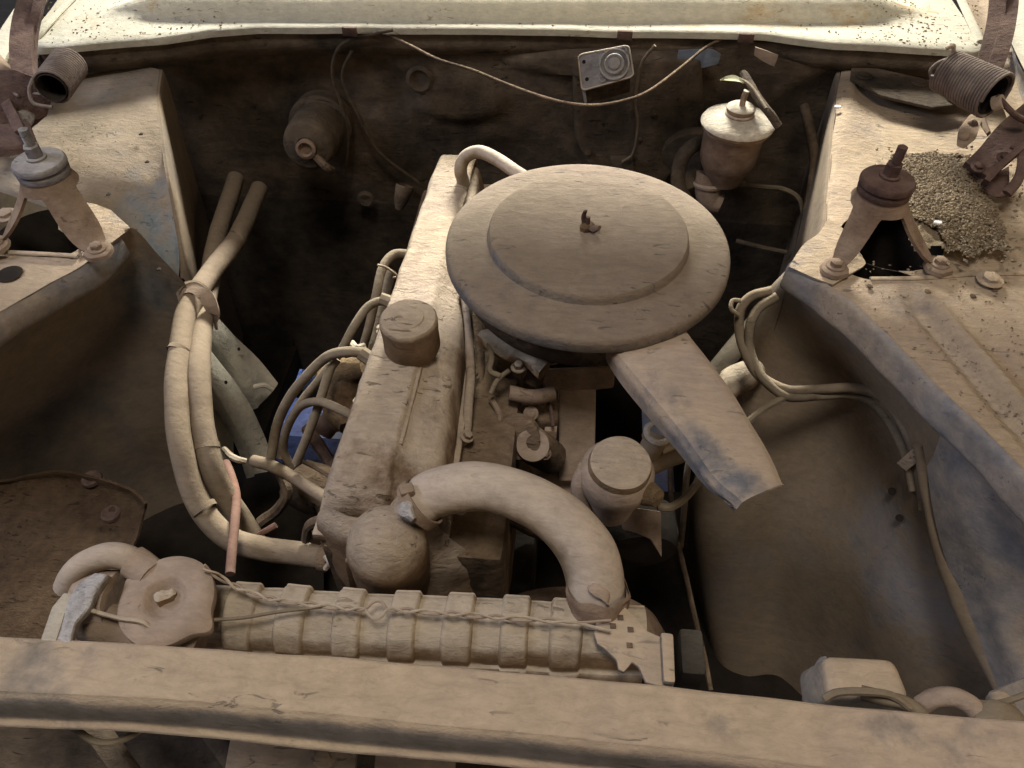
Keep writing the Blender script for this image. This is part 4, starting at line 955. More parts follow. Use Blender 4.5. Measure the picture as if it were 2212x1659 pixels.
# round ignition cap at the right (canister with flat lid)
dz = Z(1340, 1000, .755)
DS = thing("distributor", "squat round distributor with a flat dusty lid at the right front of the engine", "distributor", dz + Vector((0, 0, -.09)))
G().lathe([(.0001, .004), (.016, .004), (.022, .0025), (.030, .003), (.034, .0015), (.035, -.003), (.036, -.010)], dz, (.05, -.10, 1), 40, lump=.001, ls=30).build("lid", 'engine', DS)
G().lathe([(.036, -.008), (.042, -.018), (.043, -.030), (.040, -.045), (.034, -.06), (.030, -.10)], dz, (.05, -.10, 1), 40, lump=.0015, ls=30).build("cap_body", 'bracketpale', DS)
G().lathe([(.0001, .014), (.010, .012), (.014, .0), (.015, -.01)], dz + Vector((.036, -.020, -.028)), (.6, -.5, .3), 20, lump=.001).build("side_lug", 'ochre', DS)
G().tube(Z3((1270, 1010, .735), (1255, 1050, .71), (1262, 1090, .68)), .012, 10, 5).build("clip", 'bracketpale', DS)
# alternator bracket at right front
AB = thing("alternator_bracket", "tan stamped bracket right of the upper radiator hose", "bracket", Z(1400, 1150, .56))
G().prism(Z3((1330, 1090, .62), (1428, 1105, .62), (1430, 1205, .58), (1405, 1165, .60), (1370, 1150, .60), (1345, 1145, .60)), (0, .004, -.006), .002).build("plate", 'bracket', AB)
G().lathe([(.0001, .0), (.020, 0), (.05, .004), (.055, .02), (.055, .06)], Z(1380, 1200, .54), (-.1, .9, .1), 30).build("alternator_housing", 'black', AB)
# elbow and pipes under the snout
EP = thing("pipe_elbow", "ribbed pipe elbow with a pale ring end beside the intake snout", "pipe", Z(1400, 990, .66))
G().tube(Z3((1420, 938, .72), (1408, 965, .71), (1392, 995, .69), (1370, 1020, .67)), [.014, .0145, .0145, .014], 16, 6).build("pipe", 'heater', EP)
G().lathe([(.010, .003), (.0135, .004), (.0175, .0), (.0165, -.006), (.0165, -.010)], Z(1420, 936, .725), (.15, -.1, 1), 28).build("ring", 'plastic', EP)
G().tube(Z3((1425, 975, .70), (1460, 960, .70), (1510, 945, .70), (1580, 925, .69)), .008, 12, 5).build("upper_branch", 'tank', EP)
G().tube(Z3((1395, 1010, .69), (1440, 990, .69), (1500, 968, .685), (1580, 940, .68)), .0125, 14, 5).build("lower_branch", 'heater', EP)

# breather hose on the back of the valve cover
cable("breather_hose", "short grey rubber breather hose curving from the valve cover to the air filter",
      Z3((1003, 398, .795), (995, 368, .822), (1005, 340, .842), (1035, 328, .853), (1075, 345, .855), (1115, 372, .855), (1160, 400, .85)), .0095, 'rubber', "hose", seg=16)

# ------------------------------------------------------------------ air filter
AF = thing("air_filter", "big round air filter housing with a dusty lid, rusty wing nut and long intake snout", "air filter", (.025, .769, .79))
fc = Vector((.025, .775, 0))
def FL(prof, mat, name, seg=128, **k): return G().lathe(prof, fc, ZUP, seg, **k).build(name, mat, AF)
FL([(.0001, .8845), (.03, .885), (.06, .8855), (.10, .886), (.116, .8862), (.1195, .8855), (.1215, .883), (.1225, .878), (.1235, .874), (.126, .8725), (.140, .8722), (.155, .871), (.166, .869), (.1715, .867), (.1740, .8645), (.1748, .860), (.1748, .852), (.1735, .8485), (.170, .847), (.165, .849)], 'lid', "lid", lump=.0008, ls=11)
FL([(.166, .8485), (.1675, .846), (.1665, .843), (.160, .842), (.157, .840)], 'lid', "clamp_lip")
FL([(.157, .850), (.1565, .83), (.155, .812), (.150, .802), (.138, .795), (.08, .785), (.05, .78), (.048, .765)], 'grime', "pan", lump=.001, ls=14)
G().lathe([(.0001, .007), (.006, .007), (.0095, .005), (.010, .0)], Vector((.024, .778, .885)), ZUP, 10, wob=.3, lump=.001, ls=90).build("centre_nut", 'ochre', AF)
wn = Vector((.024, .778, .891))
G().tube([wn + Vector((-.004, .002, 0)), wn + Vector((-.0055, .004, .008)), wn + Vector((-.004, .003, .017))], [.0035, .004, .003], 8, 4, flat=.5).build("wing", 'rust', AF)
G().tube([wn + Vector((.004, -.004, -.002)), wn + Vector((.010, -.008, -.001)), wn + Vector((.014, -.010, .002))], [.004, .006, .004], 8, 4, flat=.6, lump=.002, ls=80).build("wing", 'rust', AF)
G().tube([wn + Vector((0, 0, -.004)), wn + Vector((0, 0, .010))], .0026, 8, 2).build("stud", 'rust', AF)
# snout
def sec(tl, tr, h, inset=.006, ch=.012):
    tl, tr = Vector(tl), Vector(tr); u = (tr - tl).normalized(); d = Vector((0, 0, -1))
    return [tl - u * .006 + d * (ch), tl - u * .002 + d * .003, tl + u * .006, tl.lerp(tr, .5) + Vector((0, 0, .0015)), tr - u * .006, tr + u * .001 + d * .004, tr + u * .002 + d * h, tl.lerp(tr, .5) + d * (h + .002), tl - u * .004 + d * h]
sl = [sec(Z(1290, 700, .846), Z(1460, 670, .846), .020), sec(Z(1342, 764, .848), Z(1487, 716, .848), .034), sec(Z(1420, 858, .848), Z(1562, 815, .848), .034),
      sec(Z(1488, 943, .847), Z(1618, 905, .847), .030), sec(Z(1552, 1028, .846), Z(1668, 990, .846), .024), sec(Z(1600, 1070, .846), Z(1688, 1034, .846), .020), sec(Z(1608, 1080, .846), Z(1694, 1042, .848), .018)]
rows = []
for i_, bk_ in ((4, .004), (5, .010), (6, .014)):
    dr_ = (sl[3][2] - sl[6][2]).normalized()
    for j_ in (6, 7, 8): sl[i_][j_] = sl[i_][j_] + dr_ * bk_
cl = [[a_.lerp(b_, k_ / 3) for a_, b_ in zip(s, s[1:] + s[:1]) for k_ in range(3)] for s in sl]
cc = [crom([cl[i][j] for i in range(len(cl))], 7) for j in range(len(cl[0]))]
rows = [[cc[j][i] for j in range(len(cc))] for i in range(len(cc[0]))]
for r in rows:
    for p in r: p += noise.noise_vector(p * 20) * .0012
g = G(); g.grid(rows, closed_v=True); g.thick(.002); g.build("intake_snout", 'snout', AF, sharp=40)

# ------------------------------------------------------------------ hoses
TH = thing("upper_radiator_hose", "thick pale upper radiator hose arching from the engine to the radiator", "hose", Z(1290, 1310, .745))
G().tube(Z3((900, 1090, .795), (935, 1066, .802), (985, 1053, .812), (1040, 1050, .818), (1100, 1062, .820), (1165, 1090, .816), (1222, 1132, .806), (1264, 1185, .792), (1284, 1240, .776), (1288, 1285, .762), (1289, 1325, .745)), [.024, .025, .0245, .024, .0245, .0255, .0275, .0290, .0290, .0285, .0285], 32, 7, lump=.0022, ls=18).build("hose", 'rubber', TH)
def ring_at(c, ax, r, wdt, mat, name, parent, th=.0022):
    return G().lathe([(r, -wdt / 2), (r + th, -wdt / 2), (r + th, wdt / 2), (r, wdt / 2), (r, -wdt / 2)], c, ax, 32, lump=.0008, ls=60).build(name, mat, parent)
ring_at(Z(908, 1088, .800), Z(930, 1070, .806) - Z(885, 1105, .79), .0255, .012, 'bracket', "hose_clamp", TH)
G().box(Z(880, 1065, .818), .014, .012, .018, rz=.4, bevel=.002).build("clamp_screw", 'bracket', TH)
G().tube(Z3((868, 1098, .815), (880, 1105, .818), (895, 1122, .815)), [.006, .008, .005], 8, 5, lump=.003, ls=70).build("corrosion", 'white', TH)
ring_at(Z(1292, 1285, .762), Vector((.02, -.35, -1)), .0275, .010, 'bracketpale', "hose_clamp", TH)
G().lathe([(.0285, -.014), (.0305, -.010), (.0300, .0), (.0312, .006), (.0290, .010)], Z(1289, 1288, .762), Vector((.02, -.35, -1)), 40, lump=.0045, ls=55).build("corroded_clamp", 'bracket', TH)
G().tube(Z3((1262, 1262, .790), (1285, 1272, .797), (1308, 1288, .793), (1318, 1302, .786)), [.002, .0045, .005, .002], 8, 6, lump=.004, ls=90, flat=.5).build("clamp_screw", 'bracketpale', TH)

HH = thing("heater_hose", "outer heater hose, strapped to the other and bending under to the engine", "hose", Z(500, 1160, .56), "pair of heater hoses")
G().tube(Z3((560, 408, .66), (535, 465, .67), (510, 520, .69), (462, 580, .71), (425, 635, .725), (402, 680, .725), (388, 760, .72), (382, 850, .71), (388, 950, .69), (410, 1040, .66), (445, 1115, .63), (500, 1165, .61), (570, 1185, .60), (640, 1195, .60), (694, 1203, .60)), .0150, 18, 6, lump=.0012, ls=20).build("hose", 'heater', HH)
ring_at(Z(702, 1205, .60), Vector((1, -.05, 0)), .0155, .012, 'grime', "hose_clamp", HH)
G().tube(Z3((700, 1205, .60), (740, 1210, .60), (775, 1215, .60)), .0125, 14, 4).build("pipe_stub", 'grime', HH)
G().tube(Z3((704, 1228, .605), (712, 1215, .615), (704, 1200, .618)), .004, 8, 4).build("clamp_screw", 'plastic', HH)
HI = thing("heater_hose", "inner heater hose, crossing behind the other above the strap", "hose", Z(540, 1160, .56), "pair of heater hoses")
G().tube(Z3((510, 385, .66), (485, 460, .66), (465, 530, .67), (455, 600, .68), (445, 650, .70), (434, 720, .71), (430, 800, .71), (436, 900, .69), (455, 1000, .66), (485, 1070, .62), (515, 1115, .59), (550, 1170, .56)), .0150, 18, 6, lump=.0012, ls=20).build("hose", 'heater', HI)
for hx, hy, hz, dx_, pr_ in ((388, 760, .72, Vector((-.2, -.9, -.1)), HH), (440, 1098, .64, Vector((.5, -.5, -.4)), HH), (512, 517, .691, Vector((-.4, -.5, .1)), HH), (447, 965, .672, Vector((.2, -.6, -.3)), HI)):
    ring_at(Z(hx, hy, hz), dx_, .0151, .007, 'heater', "tape_band", pr_, .0008)
ST = thing("strap", "flat dusty strap tying the two heater hoses together", "strap", Z(425, 640, .70))
bar(Z3((384, 640, .728), (400, 622, .742), (425, 622, .747), (448, 645, .738), (462, 678, .715), (468, 700, .69)), .020, .0025, 'bracketpale', ST, "strap_band", nrm=(0.1, .3, -.95))
G().tube(Z3((384, 630, .74), (405, 613, .747), (430, 612, .75), (452, 635, .742), (468, 668, .722)), .0012, 6, 5).build("strap_edge", 'wire', ST)
cable("red_hose", "thin faded red hose standing beside the heater hoses", Z3((488, 1000, .60), (500, 1030, .61), (510, 1070, .62), (508, 1120, .635), (502, 1180, .64), (497, 1240, .64)), .0058, 'red', "hose", seg=12)
cable("red_wire", "short stub of red wire below the spark plug leads", Z3((560, 1155, .60), (578, 1145, .61), (596, 1134, .615)), .004, 'red', "wire")
cable("rag_scrap", "torn pale scrap wedged beside the heater hoses", Z3((485, 970, .57), (500, 985, .57), (515, 995, .575), (530, 998, .57)), .005, 'tank', "scrap", lump=.003)

# ------------------------------------------------------------------ spark plug leads
leads = [
 ("rear spark plug lead arching from beside the air filter", Z3((880, 548, .76), (850, 550, .765), (826, 580, .76), (812, 640, .74), (796, 710, .70), (778, 770, .66)), .0065),
 ("second spark plug lead with a pale boot at the valve cover", Z3((842, 652, .77), (815, 652, .77), (790, 668, .765), (762, 710, .75), (735, 760, .72), (690, 820, .68), (650, 870, .64), (618, 930, .60), (606, 990, .57)), .0060),
 ("spark plug lead making the widest loop, left of the valve cover", Z3((806, 778, .755), (790, 765, .76), (750, 760, .765), (705, 772, .75), (660, 815, .72), (625, 860, .68), (598, 920, .63), (584, 1000, .58)), .0068),
 ("front spark plug lead looping low beside the valve cover", Z3((772, 905, .72), (735, 885, .725), (690, 868, .72), (650, 878, .69), (622, 920, .65), (612, 970, .61), (630, 1010, .58)), .0058),
 ("straight spark plug lead crossing over the others", Z3((728, 775, .74), (712, 800, .73), (690, 870, .70), (665, 940, .66), (640, 1000, .62)), .0060),
 ("long thin lead running behind the first", Z3((845, 585, .72), (830, 640, .70), (815, 700, .68), (800, 760, .66), (780, 800, .64)), .0085),
]
for lb, p, r in leads: cable("spark_plug_lead", lb, p, r, 'wire', "spark plug lead", "spark plug leads left of the valve cover", seg=10)
cable("wire_tie", "small wire tie around the rear spark plug lead", Z3((815, 572, .78), (835, 578, .775), (858, 596, .76), (850, 600, .75)), .0016, 'tank', "wire tie")
cable("plug_boot", "pale plug boot at the end of the second lead", Z3((822, 645, .775), (842, 652, .772)), .0085, 'wire', "plug boot")
cable("plug_boot", "dusty plug boot where the widest lead meets the cover", Z3((780, 762, .762), (806, 780, .755)), .0095, 'wire', "plug boot")
EX = thing("exhaust_manifold", "rusty ochre exhaust manifold left of the valve cover, below the leads", "manifold", Z(730, 850, .55))
G().tube(Z3((720, 800, .66), (735, 840, .66), (745, 880, .65), (760, 920, .64)), [.024, .030, .028, .018], 16, 6, lump=.008, ls=40).build("runner", 'ochre', EX)
G().tube(Z3((790, 790, .70), (755, 800, .69), (725, 830, .67)), [.014, .018, .020], 14, 6, lump=.005, ls=40).build("runner", 'ochre', EX)
G().tube(Z3((780, 880, .66), (740, 900, .64), (700, 920, .60)), [.014, .018, .016], 14, 6, lump=.006, ls=40).build("runner", 'rust', EX)
G().tube(Z3((760, 742, .70), (770, 752, .705), (785, 748, .70)), .005, 8, 4, lump=.002).build("clip", 'tank', EX)
cable("cable", "grey cable running from the frame to the front of the valve cover", Z3((548, 995, .58), (590, 1008, .59), (640, 1035, .60), (690, 1068, .62), (740, 1095, .63)), .0085, 'heater', "cable", seg=12)
cable("cable", "thin dark cable beneath the grey one", Z3((640, 990, .60), (680, 1010, .61), (720, 1035, .62)), .003, 'grime', "cable")
cable("cable", "dark crooked cable in the gap over the ground", Z3((664, 925, .5), (690, 965, .5), (712, 1000, .5), (730, 1040, .5)), .010, 'rust', "cable", lump=.002)
cable("cable", "dark cable looping down at the side of the block", Z3((600, 1010, .55), (620, 1060, .54), (600, 1100, .50), (560, 1130, .48)), .008, 'grime', "cable", lump=.002)
G().tube(Z3((640, 1040, .50), (680, 1060, .50), (720, 1080, .50), (740, 1140, .48)), [.03, .035, .03, .03], 14, 6, lump=.010, ls=25).build("starter_motor", 'grime', label="grimy starter motor low beside the engine front", cat="starter")

# ------------------------------------------------------------------ radiator
RA = thing("radiator", "pale dusty radiator with ribbed top tank behind the front crossbeam", "radiator", (-.17, .33, .35))
lt, rt_ = Z(205, 1255, .760), Z(1395, 1316, .758)
def tank_line(u): return lt.lerp(rt_, u)
prof_t = [(.008, -.10), (.007, -.016), (.003, -.005), (-.004, .0), (-.018, .0012), (-.032, -.003), (-.043, -.011), (-.0475, -.022), (-.0495, -.032), (-.056, -.045), (-.058, -.14)]
def tank_sec(c, grow=0.0):
    out = []
    for (y, z) in prof_t:
        n = Vector((0, .5 if y > -.01 else (-.6 if y < -.045 else 0), 1 if z > -.02 else 0))
        out.append(c + Vector((0, y, z)) + (n.normalized() * grow if n.length else Vector()))
    return out
rows = [crom(tank_sec(tank_line(i / 60)), 4) for i in range(61)]
for r in rows:
    for p in r: p += noise.noise_vector(p * 25) * .0018
g = G(); vr = g.grid(rows); g.bm.faces.new(vr[0]); g.bm.faces.new(list(reversed(vr[-1]))); g.build("top_tank", 'tank', RA)
ribx = [(497, 566), (610, 676), (730, 793), (846, 913), (963, 1030), (1083, 1149), (1190, 1262)]
def u_of(px):
    lo, hi = 0, 1
    for _ in range(30):
        m_ = (lo + hi) / 2; P_ = tank_line(m_); q = P_ - CAM
        x_ = 1106 + FPX * q.dot(RT) / q.dot(FW)
        if x_ < px: lo = m_
        else: hi = m_
    return lo
for a_, b_ in ribx:
    ua, ub = u_of(a_), u_of(b_)
    rows = []
    for k in range(21):
        t = k / 20; u = ua + (ub - ua) * t
        gw = -.001 + .0066 * (lambda q: q * q * (3 - 2 * q))(min(1, min(t, 1 - t) / .13))
        rows.append(crom([p.lerp(q, .6 * max(0, min(1, (i_ - 6) / 3))) for i_, (p, q) in enumerate(zip(tank_sec(tank_line(u), gw), tank_sec(tank_line(u), -.001)))], 4))
    for r in rows:
        for p in r: p += noise.noise_vector(p * 25) * .0018
    g = G(); g.grid(rows); g.build("rib", 'tank', RA, sharp=60)
g = G(); g.box(Vector((-.16, .335, .48)), .58, .035, .40, bevel=.004); g.build("core", 'black', RA)
# right end bracket
bz = .770
bp = Z3((1300, 1290, bz), (1352, 1312, bz), (1376, 1335, bz), (1398, 1362, bz), (1424, 1374, bz), (1452, 1378, bz), (1456, 1484, bz), (1425, 1482, bz), (1395, 1474, bz), (1380, 1440, bz), (1366, 1430, bz), (1358, 1440, bz), (1348, 1452, bz), (1336, 1446, bz), (1332, 1425, bz), (1308, 1402, bz), (1290, 1390, bz), (1283, 1368, bz), (1290, 1330, bz))
G().prism(bp, (0, 0, -.006), .002).build("end_bracket", 'beam', RA)
G().prism(Z3((1424, 1374, bz + .001), (1452, 1378, bz + .001), (1456, 1484, bz + .001), (1430, 1482, bz + .001)), (0, 0, .010), .003).build("bracket_flange", 'beam', RA)
for q in ((1340, 1334), (1324, 1352), (1362, 1360), (1360, 1394)):
    G().prism([Z(q[0] + a_, q[1] + b_, bz + .0006) for a_, b_ in ((-7, -6), (6, -5), (7, 6), (-6, 6))], (0, 0, .0008), .0002, 1).build("slot", 'grime', RA)
# filler cap
pc = Z(356, 1292, .800)
G().lathe([(.030, -.045), (.033, -.03), (.034, -.012)], pc, (0, -.05, 1), 40).build("filler_neck", 'tank', RA)
cprof = [(.0001, -.009), (.006, -.009), (.011, -.009), (.0155, -.006), (.0185, -.001), (.022, .001), (.034, .0005), (.040, -.001), (.0435, -.004), (.044, -.008), (.043, -.014), (.040, -.017)]
g = G(); g.lathe(cprof, pc, (0, -.08, 1), 96)
for v in g.bm.verts:
    d = v.co - pc; a = atan2(d.y, d.x); rr_ = sqrt(d.x ** 2 + d.y ** 2)
    if rr_ > .030:
        k = 0
        for a0 in (radians(-24), radians(156)):
            dd = abs((a - a0 + pi) % (2 * pi) - pi); k = max(k, math.exp(-(dd / .20) ** 2))
        k *= (rr_ - .030) / .014
        v.co.x += d.x / rr_ * .009 * k; v.co.y += d.y / rr_ * .009 * k; v.co.z -= .006 * k
    v.co += noise.noise_vector(v.co * 25) * .0008
CP = g.build("radiator_cap", 'bracketpale', RA)
G().lathe([(.0001, .001), (.005, .0005), (.0075, -.001), (.008, -.008)], pc + Vector((-.003, .006, -.003)), (.1, .3, 1), 20, lump=.0045, ls=150).build("cap_rivet", 'tank', CP)
# left end: neck and brackets
G().tube(Z3((170, 1308, .765), (185, 1304, .768), (215, 1300, .770), (260, 1300, .772)), [.012, .026, .030, .030], 20, 5, lump=.0015).build("end_neck", 'bracketpale', RA)
G().tube(Z3((190, 1340, .765), (240, 1350, .765), (330, 1372, .762), (430, 1400, .755)), [.018, .020, .021, .018], 16, 5, lump=.002).build("lower_lip", 'bracket', RA)
g = G(); g.loft([Z3((205, 1238, .812), (168, 1262, .81), (148, 1300, .805), (132, 1345, .80), (122, 1390, .80)), Z3((232, 1240, .815), (205, 1275, .812), (188, 1310, .808), (160, 1350, .804), (150, 1392, .80)), Z3((240, 1250, .80), (215, 1290, .80), (200, 1318, .798), (172, 1352, .793), (162, 1395, .79))], 5, 5, .003, 35); g.thick(.004)
g.build("side_bracket", 'white', RA)
g = G(); g.prism(Z3((112, 1312, .80), (138, 1280, .805), (166, 1284, .805), (142, 1318, .803), (118, 1392, .80), (84, 1392, .80)), (0, 0, -.006), .001); g.build("side_bracket", 'plastic', RA)
cable("overflow_hose", "small grey overflow hose curving from under the radiator cap to the left", Z3((300, 1222, .79), (275, 1206, .80), (235, 1200, .805), (190, 1215, .80), (160, 1240, .79), (145, 1270, .775)), [.0125, .0125, .0125, .0125, .0125, .0125], 'rubber', "hose", seg=16)
G().tube(Z3((330, 1245, .79), (305, 1225, .792), (285, 1212, .795)), .0155, 16, 4, lump=.0008).build("overflow_neck", 'bracketpale', RA)
# twisted wire lying over the tank
tw = [(440, 1225, .81), (500, 1262, .79), (560, 1288, .785), (620, 1300, .782), (700, 1310, .780), (760, 1316, .780), (815, 1318, .780), (860, 1318, .780), (940, 1324, .779), (1020, 1330, .779), (1100, 1336, .779), (1200, 1342, .779), (1320, 1352, .779)]
c = crom(Z3(*tw), 14); s1, s2 = [], []
L_ = len(c)
for i, p in enumerate(c):
    t = (c[min(i + 1, L_ - 1)] - c[max(i - 1, 0)]).normalized(); sd = t.cross(ZUP).normalized(); u2 = sd.cross(t)
    f = i / 14.0; loopw = math.exp(-((f - 6.0) / .42) ** 2); end = max(0, min(1, (f - 11.0)))
    an = f * 5.2
    amp = .0019 + .0065 * loopw + .003 * end + (.003 if f < 1.5 else 0) * 0
    an = an * (1) if loopw < .3 else an
    off = sd * cos(an) * .0019 + u2 * abs(sin(an)) * .0019
    if loopw > .05 or end > 0.05: off = off.lerp(sd * amp, min(1, loopw * 1.5 + end))
    s1.append(p + off); s2.append(p - off * 1.0 + Vector((0, 0, .001)))
TW = thing("twisted_wire", "twisted pale wire with an eye in it, lying along the ribbed radiator tank", "wire", Z(860, 1318, .779))
G().tube(s1, .0014, 6, 1).build("strand", 'tank', TW)
G().tube(s2, .0014, 6, 1).build("strand", 'bracketpale', TW)
cable("loose_wire", "thin loose wire passing under the radiator cap", Z3((195, 1318, .80), (235, 1330, .80), (270, 1338, .80), (310, 1345, .80), (345, 1372, .79), (392, 1380, .79)), .0022, 'tank', "wire")
cable("loose_wire", "faint wire across the left part of the radiator tank", Z3((440, 1340, .785), (520, 1335, .782), (600, 1322, .780), (700, 1310, .779)), .0018, 'wire', "wire")

# fan shroud ring behind the radiator
FS = thing("fan_shroud", "curved dark fan shroud ring behind the radiator, under the hose", "fan shroud", Y(1300, 1400, .43) - Vector((0, 0, .1)))
rc_ = Y(1240, 1430, .425); rad_ = .115
ring_o, ring_i, ring_b = [], [], []
for k in range(61):
    a = radians(-20 + 220 * k / 60)
    d = Vector((cos(a), 0, sin(a)))
    ring_o.append(rc_ + d * (rad_ + .010)); ring_i.append(rc_ + d * (rad_ - .004)); ring_b.append(rc_ + d * rad_ + Vector((0, .05, 0)))
g = G(); g.grid([[p + Vector((0, .012, 0)) for p in ring_i], ring_i, ring_o, [p + Vector((0, .03, 0)) for p in ring_o], ring_b]); g.thick(.002); g.build("shroud_ring", 'bracket', FS)
for k in range(5):
    a = radians(20 + 72 * k); d = Vector((cos(a), 0, sin(a))); s_ = Vector((-sin(a), 0, cos(a)))
    c0 = rc_ + Vector((0, .03, 0))
    g = G(); g.loft([[c0 + d * .02 + s_ * .012 + Vector((0, .006, 0)), c0 + d * .02 - s_ * .012 - Vector((0, .006, 0))], [c0 + d * .10 + s_ * .026 + Vector((0, .014, 0)), c0 + d * .10 - s_ * .026 - Vector((0, .014, 0))]], 4, 3); g.thick(.002); g.build("fan_blade", 'black', FS)
# dim box right of radiator
g = G(); g.box(Z(1482, 1440, .46), .030, .06, .10, bevel=.006); g.build("mounting_post", 'black', label="dim box-shaped post right of the radiator, in shadow", cat="post")
cable("long_cable", "long thin grey-green cable dropping through the gap right of the radiator", Z3((1448, 1000, .60), (1450, 1080, .56), (1462, 1160, .52), (1485, 1260, .48), (1505, 1350, .45), (1522, 1420, .42), (1535, 1490, .40)), .0036, 'grime')
cable("cable", "pair of short vertical cables under the snout, left one", Z3((1490, 985, .66), (1482, 1040, .64), (1478, 1100, .60), (1470, 1180, .5)), .0042, 'wire')
cable("cable", "grey cable curving under the snout to the tower wall", Z3((1420, 1095, .68), (1450, 1095, .68), (1480, 1075, .68), (1505, 1045, .69), (1520, 1015, .70)), .0050, 'wire')

# ------------------------------------------------------------------ right side: harness, steering shaft, felt lump
SH = thing("steering_shaft", "pale grey steering shaft slanting behind the intake snout", "shaft", Z(1560, 790, .60))
G().tube(Z3((1500, 860, .57), (1545, 805, .60), (1590, 750, .63), (1640, 690, .66)), .0155, 16, 5).build("shaft_tube", 'steelgrey', SH)
G().tube(Z3((1560, 860, .64), (1580, 828, .65), (1610, 812, .65), (1640, 800, .65)), [.014, .022, .022, .014], 16, 5, lump=.003, ls=35).build("coupling", 'tank', SH)
HA = thing("wiring_harness", "double wiring harness looping over the right tower wall", "harness", Z(1700, 840, .66))
def off(p, d): return [q + Vector(d) for q in p]
hp = Z3((1668, 628, .80), (1625, 640, .79), (1600, 670, .775), (1598, 720, .75), (1615, 770, .735), (1645, 815, .72), (1700, 842, .715), (1760, 842, .70), (1830, 838, .705), (1890, 850, .71), (1930, 885, .715), (1960, 935, .715), (1978, 985, .70), (1988, 1040, .68), (1994, 1100, .655))
G().tube(hp, .0068, 10, 6, lump=.001).build("cable", 'heater', HA)
hp2 = Z3((1680, 640, .80), (1640, 665, .785), (1622, 700, .77), (1618, 745, .745), (1632, 790, .73), (1660, 830, .72), (1705, 858, .71), (1765, 856, .69), (1830, 852, .69), (1880, 868, .695), (1915, 905, .70), (1945, 955, .70), (1962, 1005, .685), (1972, 1060, .665))
G().tube(hp2, .0062, 10, 6, lump=.001).build("cable", 'wire', HA)
G().tube(Z3((1715, 850, .71), (1680, 866, .71), (1640, 890, .70), (1600, 925, .69)), .0045, 8, 5).build("branch", 'wire', HA)
G().tube(Z3((1600, 650, .79), (1582, 650, .79), (1580, 668, .785), (1596, 680, .78)), .003, 8, 5).build("hook", 'wire', HA)
bar(Z3((1948, 1008, .69), (1975, 985, .715), (2000, 962, .735), (2036, 930, .765)), .014, .002, 'fender', HA, "strap_clip", nrm=(.3, .6, -.7))
cable("vertical_pipe", "pale pipe standing between the firewall and the right tower", Z3((1738, 230, .82), (1752, 290, .80), (1760, 350, .77), (1752, 420, .74), (1738, 490, .70), (1725, 560, .66)), .0085, 'grime', "pipe", seg=12)
cable("thin_pipe", "thin pipe crossing low behind the reservoir", Z3((1590, 520, .62), (1650, 535, .62), (1700, 545, .62)), .004, 'dark', "pipe")
cable("vertical_pipe", "darker pipe close against the right tower wall", Z3((1772, 440, .76), (1762, 500, .74), (1752, 560, .70)), .011, 'grime', "pipe", seg=12)

# ------------------------------------------------------------------ crossbeam in front
BM = thing("front_crossbeam", "wide dusty crossbeam lying across the front of the engine bay", "crossbeam", (0.0, .24, .70))
bkl = ZS(.80, (-150, 1370), (0, 1378), (370, 1399), (740, 1425), (1280, 1471), (1850, 1531), (2212, 1563), (2400, 1585))
frl = ZS(.80, (-150, 1484), (0, 1494), (370, 1510), (640, 1538), (1130, 1583), (1700, 1648), (2050, 1690), (2250, 1712))
rows = []
for (f_, dy, dz_) in ((0, .006, -.012), (0, .002, -.002), (0, 0, 0), (.06, 0, .0006), (.5, 0, -.0008), (.93, 0, 0), (1, 0, -.0015), (1, -.004, -.006), (1, -.0065, -.014), (1, -.0075, -.026), (1, -.0085, -.040), (1, -.013, -.0425), (1, -.0145, -.045)):
    rows.append([a.lerp(b, f_) + Vector((0, dy, dz_)) for a, b in zip(bkl, frl)])
g = G(); r2 = [crom(r, 14) for r in rows]
cols = [crom([r2[i][j] for i in range(len(r2))], 3) for j in range(len(r2[0]))]
gr = [[cols[j][i] for j in range(len(cols))] for i in range(len(cols[0]))]
for r in gr:
    for p in r: p += noise.noise_vector(p * 14) * .0014
g.grid(gr); g.thick(.003); g.build("beam_sheet", 'beam', BM, sharp=60)
# front panel below the beam, with upright panels
FP = thing("valance", "tan upright front panels with a dark slot below the crossbeam", "front panel", (-.2, .24, .35))
G().prism(Z3((500, 1575, .62), (772, 1595, .62), (760, 1760, .52), (470, 1740, .52)), (0, .01, -.004), .003).build("upright_panel", 'beam', FP)
G().prism(Z3((812, 1600, .62), (986, 1612, .62), (975, 1780, .52), (800, 1765, .52)), (0, .01, -.004), .003).build("upright_panel", 'beam', FP)
bolt(Z(700, 1632, .598), (0, -.6, .7), FP, .009, .006, 'beam')
g = G(); g.lin([ZS(.50, (-300, 1500), (2500, 1700)), ZS(.40, (-300, 2100), (2500, 2200))], 6, 20, .004); g.build("lower_valance", 'dark', FP)
for q in ((120, 300), (370, 560)):
    G().prism(Z3((q[0] + 40, 1560, .56), (q[0] + 90, 1560, .56), (q[0] + 190, 1700, .56), (q[0] + 140, 1700, .56)), (0, .01, -.01), .002).build("slat", 'dark', FP)
cable("wire_loop", "thin dusty wire loop hanging below the crossbeam at left", Z3((120, 1530, .72), (150, 1562, .72), (200, 1600, .72), (250, 1602, .72), (300, 1580, .72), (330, 1555, .72)), .0032, 'wire', "wire")

